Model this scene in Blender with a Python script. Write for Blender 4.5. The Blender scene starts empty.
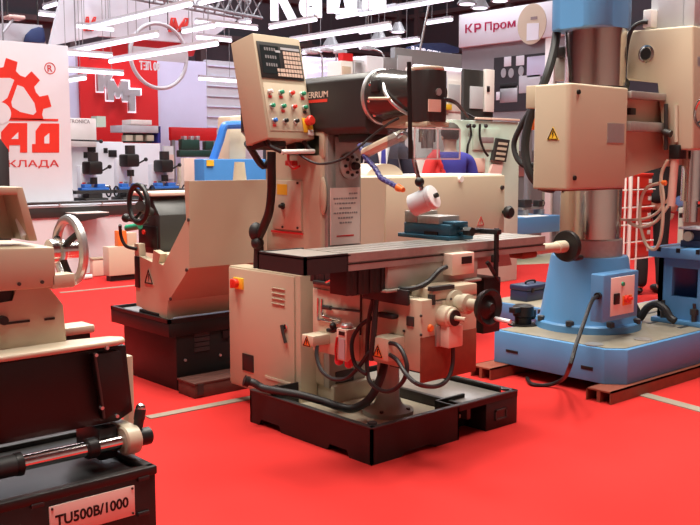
import bpy, bmesh, math, random
from mathutils import Vector, Matrix
random.seed(7)
SC = bpy.context.scene
COL = SC.collection
R = math.radians

# ------------------------------------------------------------------ camera model (hall grid: X along machines, Y away, Z up)
F = 923.0; EYE = 1.5; YAW = R(41.5); PITCH = R(6.4)
FW = Vector((math.sin(YAW)*math.cos(PITCH), math.cos(YAW)*math.cos(PITCH), -math.sin(PITCH)))
RT = Vector((math.cos(YAW), -math.sin(YAW), 0))
UP = RT.cross(FW)
ORG = Vector((0, 0, EYE))
FLAT = Vector((math.sin(YAW), math.cos(YAW), 0))
def ray(px, py): return FW + RT*((px-350)/F) + UP*((262.5-py)/F)
def on(px, py, ax, v):
    d = ray(px, py); return ORG + d*((v-ORG[ax])/d[ax])
def PX(px, py, v): return on(px, py, 0, v)
def PY(px, py, v): return on(px, py, 1, v)
def PZ(px, py, v): return on(px, py, 2, v)
def PD(px, py, dist):
    d = ray(px, py); return ORG + d*(dist/d.dot(FLAT))

# ------------------------------------------------------------------ materials
def mat(name, col, rough=.5, metal=0., var=.06, scale=9., bump=0., bscale=120., emit=None, estr=0., coat=0., spec=.5):
    m = bpy.data.materials.new(name); m.use_nodes = True
    nt = m.node_tree; b = nt.nodes['Principled BSDF']
    b.inputs['Roughness'].default_value = rough; b.inputs['Metallic'].default_value = metal
    b.inputs['Coat Weight'].default_value = coat
    b.inputs['Specular IOR Level'].default_value = spec
    tc = nt.nodes.new('ShaderNodeTexCoord')
    n = nt.nodes.new('ShaderNodeTexNoise'); n.inputs['Scale'].default_value = scale; n.inputs['Detail'].default_value = 5
    nt.links.new(tc.outputs['Object'], n.inputs['Vector'])
    mx = nt.nodes.new('ShaderNodeMix'); mx.data_type = 'RGBA'
    mx.inputs[6].default_value = (*[max(0, c*(1-var)) for c in col], 1)
    mx.inputs[7].default_value = (*[min(1, c*(1+var)) for c in col], 1)
    nt.links.new(n.outputs['Fac'], mx.inputs[0]); nt.links.new(mx.outputs[2], b.inputs['Base Color'])
    if bump:
        n2 = nt.nodes.new('ShaderNodeTexNoise'); n2.inputs['Scale'].default_value = bscale
        nt.links.new(tc.outputs['Object'], n2.inputs['Vector'])
        bp = nt.nodes.new('ShaderNodeBump'); bp.inputs['Strength'].default_value = bump; bp.inputs['Distance'].default_value = .01
        nt.links.new(n2.outputs['Fac'], bp.inputs['Height']); nt.links.new(bp.outputs['Normal'], b.inputs['Normal'])
    if emit:
        b.inputs['Emission Color'].default_value = (*emit, 1); b.inputs['Emission Strength'].default_value = estr
    return m
def clear_mat(name, tint=(.9, .93, .95), gloss=.12):
    m = bpy.data.materials.new(name); m.use_nodes = True; nt = m.node_tree
    out = nt.nodes['Material Output']; nt.nodes.remove(nt.nodes['Principled BSDF'])
    t = nt.nodes.new('ShaderNodeBsdfTransparent'); t.inputs[0].default_value = (*tint, 1)
    g = nt.nodes.new('ShaderNodeBsdfGlossy'); g.inputs['Roughness'].default_value = .08
    d = nt.nodes.new('ShaderNodeMixShader'); d.inputs[0].default_value = gloss
    nt.links.new(t.outputs[0], d.inputs[1]); nt.links.new(g.outputs[0], d.inputs[2]); nt.links.new(d.outputs[0], out.inputs[0])
    return m
def s2l(r, g, b):
    f = lambda c: (c/255/12.92) if c/255 <= .04045 else ((c/255+.055)/1.055)**2.4
    return (f(r), f(g), f(b))
M = {}
M['carpet'] = mat('red_carpet', (.5, .026, .023), .95, var=.05, scale=3, bump=.25, bscale=400, spec=.1)
M['cream'] = mat('cream_enamel', (.5, .415, .3), .38, var=.03, scale=4)
M['cream_light'] = mat('pale_cream_enamel', (.57, .485, .365), .35, var=.03, scale=4)
M['cream_old'] = mat('worn_cream_paint', (.5, .44, .33), .5, var=.18, scale=14)
M['black'] = mat('black_enamel', (.012, .0105, .0105), .42, var=.2, spec=.35)
M['black_soft'] = mat('black_rubber', (.016, .015, .016), .55, var=.2)
M['char'] = mat('charcoal_enamel', (.028, .026, .026), .4, var=.1)
M['dark'] = mat('dark_steel', (.05, .047, .045), .42, .4, var=.15)
M['iron'] = mat('machined_iron', (.36, .33, .3), .33, .4, var=.18, scale=30)
M['steel'] = mat('polished_steel', (.66, .65, .63), .16, 1., var=.06)
M['chrome'] = mat('chrome', (.72, .71, .7), .12, 1., var=.03)
M['ground'] = mat('ground_column_steel', (.66, .61, .55), .17, 1., var=.06)
M['cast'] = mat('cast_grey_paint', (.34, .33, .28), .55, var=.15)
M['alu'] = mat('matte_aluminium', (.6, .6, .6), .35, .8)
M['blue'] = mat('sky_blue_enamel', (.09, .26, .5), .42, var=.06, scale=5)
M['blue_vivid'] = mat('vivid_blue_plastic', (.03, .16, .55), .35)
M['blue_dark'] = mat('navy_paint', (.016, .028, .07), .4)
M['teal'] = mat('teal_enamel', (.02, .1, .16), .35, var=.1)
M['worn_top'] = mat('oiled_cast_top', (.27, .235, .175), .5, var=.2, scale=10)
M['rust'] = mat('red_lead_primer', (.22, .05, .025), .7, var=.25, scale=20)
M['wood'] = mat('stained_crate_wood', (.09, .03, .022), .6, var=.35, scale=14)
M['red'] = mat('red_plastic', (.75, .04, .025), .35)
M['red_panel'] = mat('red_printed_panel', (.62, .012, .014), .45, var=.02)
M['green'] = mat('green_plastic', (.02, .3, .16), .35)
M['yellow'] = mat('yellow_plate', (.85, .5, .03), .45)
M['orange'] = mat('orange_plastic', (.8, .18, .03), .45)
M['white'] = mat('white_plastic', (.8, .8, .8), .4)
M['paper'] = mat('white_paper', (.8, .77, .74), .7)
M['ink'] = mat('grey_ink', (.26, .2, .2), .7)
M['redink'] = mat('red_ink', (.6, .03, .03), .6)
M['board'] = mat('white_booth_panel', (.72, .73, .78), .5, var=.02)
M['lilac'] = mat('cool_white_booth_wall', (.58, .6, .78), .5, var=.03)
M['lgrey'] = mat('light_grey_panel', (.5, .51, .54), .45)
M['mint'] = mat('pale_green_enamel', (.5, .62, .52), .4)
M['mgrey'] = mat('mid_grey_panel', (.25, .25, .26), .45)
M['tube'] = mat('fluorescent_tube', (1, 1, 1), .5, emit=(.86, .84, 1), estr=2.2)
M['glow'] = mat('backlit_lettering', (.9, .9, 1), .5, emit=(.88, .88, 1), estr=.9)
M['glowwall'] = mat('backlit_panel', (.8, .82, 1), .5, emit=(.7, .72, 1), estr=.5)
M['clear'] = clear_mat('clear_acrylic')
M['skin'] = mat('skin', (.62, .36, .25), .55)
M['suit'] = mat('navy_suit_cloth', (.02, .022, .045), .8)
M['blackcloth'] = mat('black_cloth', (.012, .011, .013), .85)
M['jacketblue'] = mat('royal_blue_cloth', (.03, .03, .25), .8)
M['jacketred'] = mat('red_cloth', (.6, .03, .03), .8)
M['hair'] = mat('dark_brown_hair', (.03, .02, .014), .7)
M['screen'] = mat('dark_display', (.02, .028, .03), .2)
M['tapegrey'] = mat('grey_cable_cover', (.27, .22, .17), .7, var=.1)
M['floorhall'] = mat('hall_concrete', (.42, .38, .26), .7, var=.1)
M['dark_hall'] = mat('dark_hall_wall', (.15, .18, .21), .9)
M['pale_hall'] = mat('pale_hall_wall', (.5, .48, .45), .9)
M['dark_blue'] = mat('dark_blue_banner', (.02, .04, .13), .6)
M['oilred'] = mat('red_oil_cup', (.75, .05, .08), .25)
M['sticker'] = mat('pale_sticker', (.72, .5, .44), .6)
M['crimson'] = mat('crimson_ink', (.4, .0, .06), .5)
M['topwhite'] = mat('white_enamel', (.85, .82, .78), .3)
M['hoseblue'] = mat('violet_blue_segment', (.03, .03, .16), .4)
M['hosejoint'] = mat('pale_violet_joint', (.1, .1, .3), .4)
M['beige_plate'] = mat('beige_rating_plate', (.74, .56, .46), .5)
M['pinkplate'] = mat('aluminium_name_plate', (.78, .6, .54), .5, var=.04)

# ------------------------------------------------------------------ mesh building
class MB:
    def __init__(s): s.bm = bmesh.new(); s.m = Matrix.Identity(4)
    def add(s, verts, faces, b=0, seg=2):
        vs = [s.bm.verts.new(s.m @ Vector(v)) for v in verts]; fs = []
        for f in faces:
            try: fs.append(s.bm.faces.new([vs[i] for i in f]))
            except ValueError: pass
        if b:
            es = list({e for f in fs for e in f.edges})
            bmesh.ops.bevel(s.bm, geom=es, offset=b, segments=seg, affect='EDGES', profile=.5, clamp_overlap=True)
        return s
    def box(s, x0, x1, y0, y1, z0, z1, b=0, seg=2):
        x0, x1 = min(x0, x1), max(x0, x1); y0, y1 = min(y0, y1), max(y0, y1); z0, z1 = min(z0, z1), max(z0, z1)
        v = [(x, y, z) for x in (x0, x1) for y in (y0, y1) for z in (z0, z1)]
        return s.add(v, [(0, 1, 3, 2), (4, 6, 7, 5), (0, 4, 5, 1), (2, 3, 7, 6), (0, 2, 6, 4), (1, 5, 7, 3)], b, seg)
    def prism(s, pts, axis, a0, a1, b=0, seg=2):
        n = len(pts)
        mk = {'x': lambda p, a: (a, p[0], p[1]), 'y': lambda p, a: (p[0], a, p[1]), 'z': lambda p, a: (p[0], p[1], a)}[axis]
        v = [mk(p, a0) for p in pts] + [mk(p, a1) for p in pts]
        f = [tuple(range(n)), tuple(range(2*n-1, n-1, -1))] + [(i, (i+1) % n, n+(i+1) % n, n+i) for i in range(n)]
        return s.add(v, f, b, seg)
    def lathe(s, prof, p0, ax, seg=24, arc=None):
        p0 = Vector(p0); ax = Vector(ax).normalized()
        u = ax.orthogonal().normalized(); w = ax.cross(u)
        v = []; f = []; n = len(prof)
        for i in range(seg):
            a = 2*math.pi*i/seg; d = u*math.cos(a)+w*math.sin(a)
            for r, t in prof: v.append(p0+ax*t+d*max(r, 1e-5))
        for i in range(seg):
            j = (i+1) % seg
            for k in range(n-1): f.append((i*n+k, j*n+k, j*n+k+1, i*n+k+1))
        f.append(tuple(i*n for i in range(seg))); f.append(tuple(i*n+n-1 for i in range(seg))[::-1])
        return s.add(v, f)
    def cyl(s, p0, p1, r0, r1=None, seg=20):
        p0 = Vector(p0); p1 = Vector(p1); r1 = r0 if r1 is None else r1
        return s.lathe([(r0, 0), (r1, (p1-p0).length)], p0, p1-p0, seg)
    def ball(s, c, r, seg=16, sc=(1, 1, 1)):
        c = Vector(c); old = s.m
        s.m = old @ Matrix.Translation(c) @ Matrix.Diagonal((*sc, 1))
        k = seg//2
        s.lathe([(r*math.sin(math.pi*i/k), -r*math.cos(math.pi*i/k)) for i in range(k+1)], (0, 0, 0), (0, 0, 1), seg)
        s.m = old; return s
    def tube(s, pts, r, seg=8, smooth=6, closed=False):
        P = [Vector(p) for p in pts]; n = len(P)
        if smooth and n > 2:
            Q = []
            for i in range(n if closed else n-1):
                g = lambda k: P[k % n] if closed else P[max(0, min(n-1, k))]
                a, b, c, d = g(i-1), g(i), g(i+1), g(i+2)
                for j in range(smooth):
                    t = j/smooth
                    Q.append(.5*((2*b)+(c-a)*t+(2*a-5*b+4*c-d)*t*t+(3*b-a-3*c+d)*t**3))
            if not closed: Q.append(P[-1])
            P = Q; n = len(P)
        v = []; f = []; u = None
        for i in range(n):
            t = (P[(i+1) % n]-P[i-1]) if closed else (P[min(i+1, n-1)]-P[max(i-1, 0)])
            t.normalize()
            u = t.orthogonal().normalized() if u is None else (u-t*u.dot(t)).normalized()
            w = t.cross(u)
            rr = r[i] if isinstance(r, (list, tuple)) else r
            for k in range(seg):
                a = 2*math.pi*k/seg; v.append(P[i]+(u*math.cos(a)+w*math.sin(a))*rr)
        for i in range(n if closed else n-1):
            j = (i+1) % n
            for k in range(seg):
                l = (k+1) % seg; f.append((i*seg+k, i*seg+l, j*seg+l, j*seg+k))
        if not closed: f += [tuple(range(seg))[::-1], tuple((n-1)*seg+k for k in range(seg))]
        return s.add(v, f)
    def ring(s, c, ax, rad, r, seg=8, n=32):
        c = Vector(c); ax = Vector(ax).normalized(); u = ax.orthogonal().normalized(); w = ax.cross(u)
        return s.tube([c+(u*math.cos(2*math.pi*i/n)+w*math.sin(2*math.pi*i/n))*rad for i in range(n)], r, seg, 0, True)
    def build(s, name, material, parent=None, label=None, sharp=32):
        bm = s.bm
        bmesh.ops.recalc_face_normals(bm, faces=bm.faces[:])
        if parent is not None: o0 = Vector(parent['_o'])
        else:
            xs = [v.co for v in bm.verts]
            o0 = Vector(((min(v.x for v in xs)+max(v.x for v in xs))/2, (min(v.y for v in xs)+max(v.y for v in xs))/2, min(v.z for v in xs)))
        for v in bm.verts: v.co -= o0
        for f in bm.faces: f.smooth = True
        for e in bm.edges:
            e.smooth = len(e.link_faces) == 2 and e.calc_face_angle(0) < R(sharp)
        me = bpy.data.meshes.new(name); bm.to_mesh(me); bm.free()
        o = bpy.data.objects.new(name, me); COL.objects.link(o)
        if material is not None: me.materials.append(M[material] if isinstance(material, str) else material)
        if parent is not None: o.parent = parent
        else: o.location = o0
        o['_o'] = tuple(o0)
        if label: o['label'] = label
        return o
def thing(name, label, cat, loc, group=None):
    o = bpy.data.objects.new(name, None); COL.objects.link(o); o.location = loc; o.empty_display_size = .1
    o['_o'] = tuple(loc); o['label'] = label; o['category'] = cat
    if group: o['group'] = group
    return o
def tag(o, label, cat, group=None):
    o['label'] = label; o['category'] = cat
    if group: o['group'] = group
    return o
def struct(o): o['kind'] = 'structure'; return o
def copy_tree(o, loc=None, rotz=None, label=None, parent=None):
    c = o.copy(); COL.objects.link(c)
    if parent is not None: c.parent = parent
    for ch in list(o.children): copy_tree(ch, parent=c)
    if loc is not None: c.location = loc
    if rotz is not None: c.rotation_euler = (0, 0, rotz)
    if label: c['label'] = label
    return c
def Bx(*a, **k): return MB().box(*a, **k)
def pxbox(mb, a, b, X, depth, bev=0):      # box whose -X face shows corners a (top left) and b (bottom right)
    p = PX(*a, X); q = PX(*b, X); return mb.box(X, X+depth, q.y, p.y, q.z, p.z, bev)
def pybox(mb, a, b, Y, depth, bev=0):      # box whose -Y face shows corners a and b
    p = PY(*a, Y); q = PY(*b, Y); return mb.box(p.x, q.x, Y, Y+depth, q.z, p.z, bev)
def text(name, body, o, xd, ud, width, height, material, parent=None, ext=.002, bold=0., label=None):
    cu = bpy.data.curves.new('t', 'FONT'); cu.body = body; cu.extrude = 0.; cu.offset = bold; cu.resolution_u = 3
    ob = bpy.data.objects.new('t', cu); COL.objects.link(ob)
    dg = bpy.context.evaluated_depsgraph_get(); me = bpy.data.meshes.new_from_object(ob.evaluated_get(dg))
    xs = [v.co.x for v in me.vertices]; ys = [v.co.y for v in me.vertices]
    x0, x1, y0, y1 = min(xs), max(xs), min(ys), max(ys)
    xd = Vector(xd).normalized(); ud = Vector(ud).normalized(); nd = xd.cross(ud); o = Vector(o)
    mb = MB(); mb.bm.from_mesh(me)
    bmesh.ops.remove_doubles(mb.bm, verts=mb.bm.verts[:], dist=1e-5)
    fs = mb.bm.faces[:]
    r = bmesh.ops.extrude_face_region(mb.bm, geom=fs)
    up = {g for g in r['geom'] if isinstance(g, bmesh.types.BMVert)}
    for v in mb.bm.verts:
        u = (v.co.x-x0)/(x1-x0)*width; w = (v.co.y-y0)/(y1-y0)*height
        v.co = o+xd*u+ud*w+nd*(ext if v in up else 0)
    bpy.data.objects.remove(ob); bpy.data.curves.remove(cu); bpy.data.meshes.remove(me)
    return mb.build(name, material, parent, label)
def triangle_sign(parent, c, xd, ud, s, plate='yellow', bolt=True):
    xd = Vector(xd).normalized(); ud = Vector(ud).normalized(); n = xd.cross(ud); c = Vector(c)
    mb = MB(); mb.m = Matrix(((xd.x, ud.x, n.x, c.x), (xd.y, ud.y, n.y, c.y), (xd.z, ud.z, n.z, c.z), (0, 0, 0, 1)))
    m2 = MB(); m2.m = mb.m.copy()
    mb.prism([(-s*.55, -s*.45), (s*.55, -s*.45), (0, s*.55)], 'z', 0, .002)
    o = mb.build('warning_sticker', plate, parent)
    t = .1*s
    for a, b in (((-s*.45, -s*.38), (s*.45, -s*.38)), ((s*.45, -s*.38), (0, s*.43)), ((0, s*.43), (-s*.45, -s*.38))):
        m2.tube([(*a, .003), (*b, .003)], t*.4, 4, 0)
    if bolt: m2.prism([(0, .2*s), (-.1*s, -.05*s), (0, -.02*s), (-.06*s, -.3*s), (.1*s, -.02*s), (.02*s, -.05*s), (.08*s, .2*s)], 'z', .002, .004)
    m2.build('symbol', 'black' if plate != 'cream' else 'redink', o)
    return o
# ================================================================== SETTING
struct(Bx(-6, 25, -4, 25, -.05, 0).build('floor', 'carpet'))
struct(Bx(-6, 25, -4, 25, 9.5, 9.6).build('ceiling', 'dark_hall'))
struct(Bx(-6, 25, 24.8, 25, 0, 9.5).build('wall_back', 'dark_hall'))
struct(Bx(24.8, 25, -4, 24.8, 0, 9.5).build('wall_right', 'dark_hall'))
# steel roof girders and wall columns of the hall
k_ = 0
for i in range(6):
    for a_ in (0, 1):
        k_ += 1
        p0 = 3+i*4.2
        b = Bx(p0, p0+.18, 24.5, 24.8, 0, 9.5) if a_ == 0 else Bx(24.5, 24.8, p0, p0+.18, 0, 9.5)
        struct(b.build('trim_%d' % k_, 'mgrey'))
for z in (5.2, 6.6, 8.0):
    for a_ in (0, 1):
        k_ += 1
        b = Bx(-6, 24.5, 24.55, 24.75, z, z+.14) if a_ == 0 else Bx(24.55, 24.75, -4, 24.5, z, z+.14)
        struct(b.build('trim_%d' % k_, 'mgrey'))
struct(Bx(-6.2, -6, -4, 25, 0, 9.5).build('wall_left', 'pale_hall'))
struct(Bx(-6, 25, -4.2, -4, 0, 9.5).build('wall_front', 'pale_hall'))
# carpet joints covered with flat grey strips
def strip(a, b, w, label, name='carpet_strip', m='tapegrey'):
    a = Vector(a); b = Vector(b); d = (b-a).normalized(); n = Vector((-d.y, d.x, 0))*w/2
    o = MB().prism([(a+n)[:2], (b+n)[:2], (b-n)[:2], (a-n)[:2]], 'z', 0, .006).build(name, m)
    tag(o, label, 'carpet strip' if m == 'tapegrey' else 'aisle floor'); return o
strip(PZ(60, 293, 0), PZ(142, 285, 0), .06, 'grey joint strip on the red carpet between silver handwheel and white lathe')
strip(PZ(148, 418, 0), PZ(262, 396, 0), .07, 'grey joint strip on the red carpet left of the milling machine tray')
strip(PZ(640, 394, 0), PZ(740, 421, 0), .09, 'flat beige cable cover on the carpet in front of the blue drill base', 'cable_cover')
aisle = MB().prism([tuple(PZ(*p, 0))[:2] for p in ((470, 267), (560, 263), (700, 254), (700, 247), (560, 252), (470, 257))], 'z', 0, .004)
struct(aisle.build('floor_aisle', 'floorhall'))

# ================================================================== MILLING MACHINE
mill = thing('milling_machine', 'large cream and charcoal milling machine in the centre, standing in a black tray', 'milling machine', (3.5, 3.7, 0))
TF, TL, TR, TB = 3.225, 2.995, 4.13, 4.25
# tray
t = MB()
yb = lambda px, py: PX(px, py, TL).y
n1a, n1b = yb(349, 455), yb(327, 448); n2a, n2b = yb(281, 434), yb(259, 427)
t.prism([(TF, 0), (n1a, 0), (n1a+.02, .035), (n1b-.02, .035), (n1b, 0), (n2a, 0), (n2a+.02, .035), (n2b-.02, .035), (n2b, 0), (TB, 0), (TB, .185), (TF, .185)], 'x', TL, TL+.014)
xa, xb = PY(459, 441, TF).x, PY(486, 437, TF).x
t.prism([(TL, 0), (3.2, 0), (3.23, .02), (3.42, .02), (3.45, 0), (xa, 0), (xa, .185), (TL, .185)], 'y', TF, TF+.014)
t.box(TL, TR, TB-.014, TB, 0, .185); t.box(TR-.014, TR, TF+.12, TB, 0, .185)
t.box(xa, xb, TF+.16, TF+.174, 0, .185); t.box(xa-.012, xa, TF, TF+.17, 0, .185)
t.box(TL+.012, TR-.012, TF+.16, TB-.012, .08, .09); t.box(TL+.012, xa-.01, TF+.012, TF+.17, .08, .09)
t.box(xa, TR, TF+.014, TF+.17, .15, .156); t.box(xa, TR, TF, TF+.014, .155, .185)
tr = t.build('chip_tray', 'black', mill)
rim = MB()
rim.box(TL-.004, TL+.03, TF, TB, .184, .192, .002); rim.box(TL, TR, TF-.004, TF+.028, .184, .192, .002); rim.box(TR-.03, TR+.004, TF, TB, .184, .192, .002)
for x, y in ((TL+.05, TF+.05), (TR-.05, TF+.05)): rim.cyl((x, y, .19), (x, y, .2), .025)
rim.build('rim', 'char', tr)
tk = Bx(xb, TR, TF+.001, TF+.3, 0, .156, .003).build('coolant_tank', 'black', mill)
h = MB()
a = PY(494, 409, TF); b = PY(507, 419, TF); cx, cz = (a.x+b.x)/2, (a.z+b.z)/2
for dx0, dx1, dz0, dz1 in ((-.05, .05, .022, .03), (-.05, .05, -.03, -.022), (-.05, -.042, -.03, .03), (.042, .05, -.03, .03)):
    h.box(cx+dx0, cx+dx1, TF-.008, TF, cz+dz0, cz+dz1)
h.box(cx-.042, cx+.042, TF-.002, TF, cz-.022, cz+.022)
h.build('handle', 'dark', tk)
# base casting
b = MB(); b.box(3.06, 3.72, TF+.06, 4.2, .09, .115, .008); b.box(3.33, 3.64, 3.9, 4.2, .1, .22, .02)
b.build('base_casting', 'cream_old', mill)
b = MB(); b.prism([(3.75, TF+.03), (4.1, TF+.03), (4.1, 4.2), (3.75, 4.2)], 'z', .156, .162, .003)
b.build('drain_plate', 'iron', mill, label='bare metal drain plate')
MB().box(3.72, 3.75, TF+.02, 4.2, .09, .17, .002).build('divider_bar', 'dark', mill)
pl = PY(262, 388, 4.02); pr_ = PY(311, 383, 4.02)
Bx(3.01, PY(311, 383, 4.06).x, 4.06, 4.074, .1, PY(285, 385, 4.06).z, .002).build('splash_plate', 'black', mill)
# column
b = MB(); b.box(3.31, 3.60, 3.97, 4.52, .2, 1.66, .03, 3); b.box(3.31, 3.6, 3.96, 4.3, 1.5, 1.66, .02)
col = b.build('column', 'cream', mill)
b = MB(); b.box(3.325, 3.575, 3.945, 3.975, .5, 1.64, .004); b.prism([(3.36, 3.92), (3.54, 3.92), (3.515, 3.95), (3.385, 3.95)], 'z', .5, 1.62)
b.build('dovetail_way', 'iron', mill, label='machined grey slideway')
b = pxbox(MB(), (272, 180), (301, 231), 3.31-.012, .014, .003); ap = b.build('access_panel', 'cream_light', col)
pxbox(MB(), (277, 184), (287, 195), 3.296, .003).build('sticker', 'yellow', col)
b = MB(); q = PX(282, 206, 3.29); b.cyl(q, q+Vector((.02, 0, 0)), .02); b.cyl(q+Vector((-.02, 0, 0)), q, .011); b.build('panel_lock', 'dark', col)
for p in ((297, 183), (282, 227), (297, 228)): q = PX(*p, 3.292); MB().cyl(q, q+Vector((.015, 0, 0)), .007, seg=10).build('screw', 'dark', col)
pxbox(MB(), (271, 230), (302, 235), 3.3, .012).build('red_stripe', 'redink', col)
q = PX(293, 163, 3.30)
b = MB(); b.box(q.x-.03, q.x+.02, q.y-.03, q.y+.04, q.z-.015, q.z+.015, .006); b.tube([q+Vector((-.02, .02, .06)), q+Vector((-.03, 0, .0)), q+Vector((-.035, -.05, -.03)), q+Vector((-.03, -.1, -.015))], .008); b.build('hook_bracket', 'redink', col)
b = MB(); q = PX(322, 196, 3.305)
b.ball((3.312, q.y, q.z), .09, 16, (.12, .35, 1.2)); b.build('cast_rib', 'cream', col)
# gear cover on the column front
q = PY(349, 166, 3.92); b = MB()
b.lathe([(.075, 0), (.075, .02), (.06, .03), (.03, .035), (.03, .05)], (q.x, 3.925, q.z), (0, -1, 0), 28)
gd = b.build('feed_gear_cover', 'iron', mill)
b = MB()
for k in range(8):
    a = k*math.pi/4; b.cyl((q.x+.05*math.cos(a), 3.9, q.z+.05*math.sin(a)), (q.x+.05*math.cos(a), 3.885, q.z+.05*math.sin(a)), .009, seg=8)
b.lathe([(.024, 0), (.02, .03)], (q.x, 3.878, q.z), (0, -1, 0), 14); b.build('bolt_ring', 'black', gd)
# ram
RX0, RX1, RY0, RY1 = 3.30, 3.62, 3.61, 4.75
z0, z1 = 1.63, 1.955
def chprof(x0, x1, z0, z1, c): return [(x0+c, z0), (x1-c, z0), (x1, z0+c), (x1, z1-c), (x1-c, z1), (x0+c, z1), (x0, z1-c), (x0, z0+c)]
ram = MB().prism(chprof(RX0, RX1, z0, z1, .035), 'y', RY0, RY1, .008, 2).build('ram', 'char', mill)
b = MB(); b.box(3.33, 3.6, 3.62, 3.86, 1.59, 1.632, .006); b.build('ram_slide', 'black', mill)
q = PX(305, 98.8, RX0); q2 = PX(328, 97.8, RX0)
text('lettering', 'FERRUM', (RX0, q.y, q.z), (0, -1, 0), (0, 0, 1), abs(q.y-q2.y), .034, 'beige_plate', ram, .002, .012)
b = pxbox(MB(), (303, 100.5), (327, 101.8), RX0-.002, .004); b.build('red_line', 'red', ram)
# swivel head
fc = PY(381, 97, RY0); hx, hz = fc.x, fc.z
b = MB(); b.lathe([(.146, 0), (.147, .006), (.147, .018), (.142, .022)], (hx, RY0, hz), (0, -1, 0), 40); b.build('head_flange', 'alu', mill)
b = MB(); b.lathe([(.14, 0), (.14, .06), (.132, .1), (.118, .2), (.108, .3), (.08, .36), (.05, .4)], (hx, RY0-.03, hz), (0, -1, 0), 40)
M['gloss_char'] = mat('glossy_charcoal_enamel', (.035, .032, .03), .22, coat=.4)
sh = b.build('swivel_housing', 'gloss_char', mill)
for k in range(10):
    a = k*math.pi/5+.2; c = Vector((hx+.135*math.cos(a), RY0-.05, hz+.135*math.sin(a)))
    MB().ball(c, .012, 8).build('bolt', 'steel', sh)
b = MB(); c = Vector((hx, RY0-.2, hz-.005)); ax = Vector((-.1, -1, .85)).normalized()
b.ring(c, ax, .14, .009, 8, 40); b.build('swivel_ring', 'alu', sh)
q = PX(377, 99, hx-.15); b = MB(); b.cyl(PX(369, 98.5, hx-.155), PX(390, 98.5, hx-.15), .008); b.build('clamp_lever', 'cream_light', sh)
b = MB(); b.box(hx-.148, hx-.12, RY0-.13, RY0-.075, hz+.015, hz+.075, .004); b.build('nameplate', 'black_soft', sh)
# vertical motor head
vc = PY(427.5, 98, 3.22)
b = MB(); r0 = .08
tp, bt = PY(428, 71, 3.22).z, PY(428, 122, 3.22).z
b.prism([(vc.x+r0*math.copysign(abs(math.cos(a))**.55, math.cos(a)), 3.22+r0*math.copysign(abs(math.sin(a))**.55, math.sin(a))) for a in [2*math.pi*i/28 for i in range(28)]], 'z', bt, tp, .012)
vh = b.build('spindle_head', 'char', mill)
b = MB(); b.prism([(vc.x+.083*math.cos(2*math.pi*i/28), 3.22+.083*math.sin(2*math.pi*i/28)) for i in range(28)], 'z', tp-.002, tp+.018, .006); b.build('head_cap', 'cream_old', vh)
pybox(MB(), (429, 99), (441, 112), 3.22-.084, .006).build('rating_plate', 'beige_plate', vh)
b = MB(); q = PY(437.5, 92, 3.145); b.cyl(q, q+Vector((0, -.012, 0)), .018); b.build('round_plug', 'alu', vh)
b = MB(); b.box(vc.x-.075, vc.x+.085, 3.15, 3.3, bt-.025, bt, .004); b.build('head_foot', 'cream', vh)
b = MB(); b.cyl((vc.x, 3.22, bt-.1), (vc.x, 3.22, bt), .042); b.cyl((vc.x, 3.22, bt-.13), (vc.x, 3.22, bt-.1), .03); b.build('spindle_nose', 'steel', vh)
b = MB(); p = [PX(381, 122, 3.36), PX(412, 111.5, 3.36), PX(412, 124, 3.36), PX(384, 128, 3.36)]
b.prism([(v.y, v.z) for v in p], 'x', 3.36, 3.5, .006); b.build('head_bracket', 'cream', mill)
b = MB(); b.cyl(PY(409, 62, 3.1), PY(410.5, 159, 3.1), .011, seg=10); b.build('guard_post', 'black', mill)
# clear chip guard: four panes
a = PY(414, 128, 3.12); c = PY(459, 159, 3.12)
gd = MB(); gd.box(a.x, c.x, 3.116, 3.12, c.z, a.z); gd.box(a.x, a.x+.004, 3.12, 3.3, c.z, a.z); gd.box(c.x-.004, c.x, 3.12, 3.3, c.z, a.z); gd.box(a.x, c.x, 3.3, 3.304, c.z, a.z)
cg = gd.build('chip_guard', 'clear', mill, label='clear acrylic chip guard')
e = MB()
for z in (c.z, a.z): e.box(a.x-.003, c.x+.003, 3.113, 3.118, z-.003, z+.003)
for x in (a.x, c.x, (a.x+c.x)/2): e.box(x-.003, x+.003, 3.113, 3.118, c.z, a.z)
e.build('edge_trim', 'white', cg)
# column cabinet
cab = Bx(3.2, 3.325, 4.04, 4.745, .1, .847, .006).build('electrical_cabinet', 'cream', mill)
b = MB(); b.box(3.188, 3.2, 4.085, 4.735, .115, .838, .004); dr = b.build('cabinet_door', 'cream', cab)
for k in range(4): pxbox(MB(), (271, 288+k*5.2), (284, 289.6+k*5.2), 3.18, .01, .003).build('louvre', 'cream_old', cab)
b = MB(); q = PX(285, 327, 3.18); b.cyl(q, q+Vector((.014, 0, 0)), .016); b.build('lock', 'steel', cab)
b = MB(); b.tube([PX(281.5, 325, 3.172), PX(283, 333, 3.172), PX(285.5, 343, 3.172)], .01, 8, 3); b.build('door_handle', 'dark', cab)
pxbox(MB(), (233, 277), (242.5, 290), 3.178, .012, .003).build('switch_plate', 'yellow', cab)
b = MB(); q = PX(236.5, 283, 3.178); b.cyl(q, q+Vector((-.03, 0, 0)), .028); b.box(q.x-.045, q.x-.025, q.y-.008, q.y+.008, q.z-.028, q.z+.028, .004); b.build('main_switch', 'red', cab)
pxbox(MB(), (242, 353), (253, 373), 3.182, .01, .002).build('socket_cover', 'black', cab)
pxbox(MB(), (265, 378), (290, 383), 3.183, .008).build('vent_slot', 'cream_old', cab)
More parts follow.
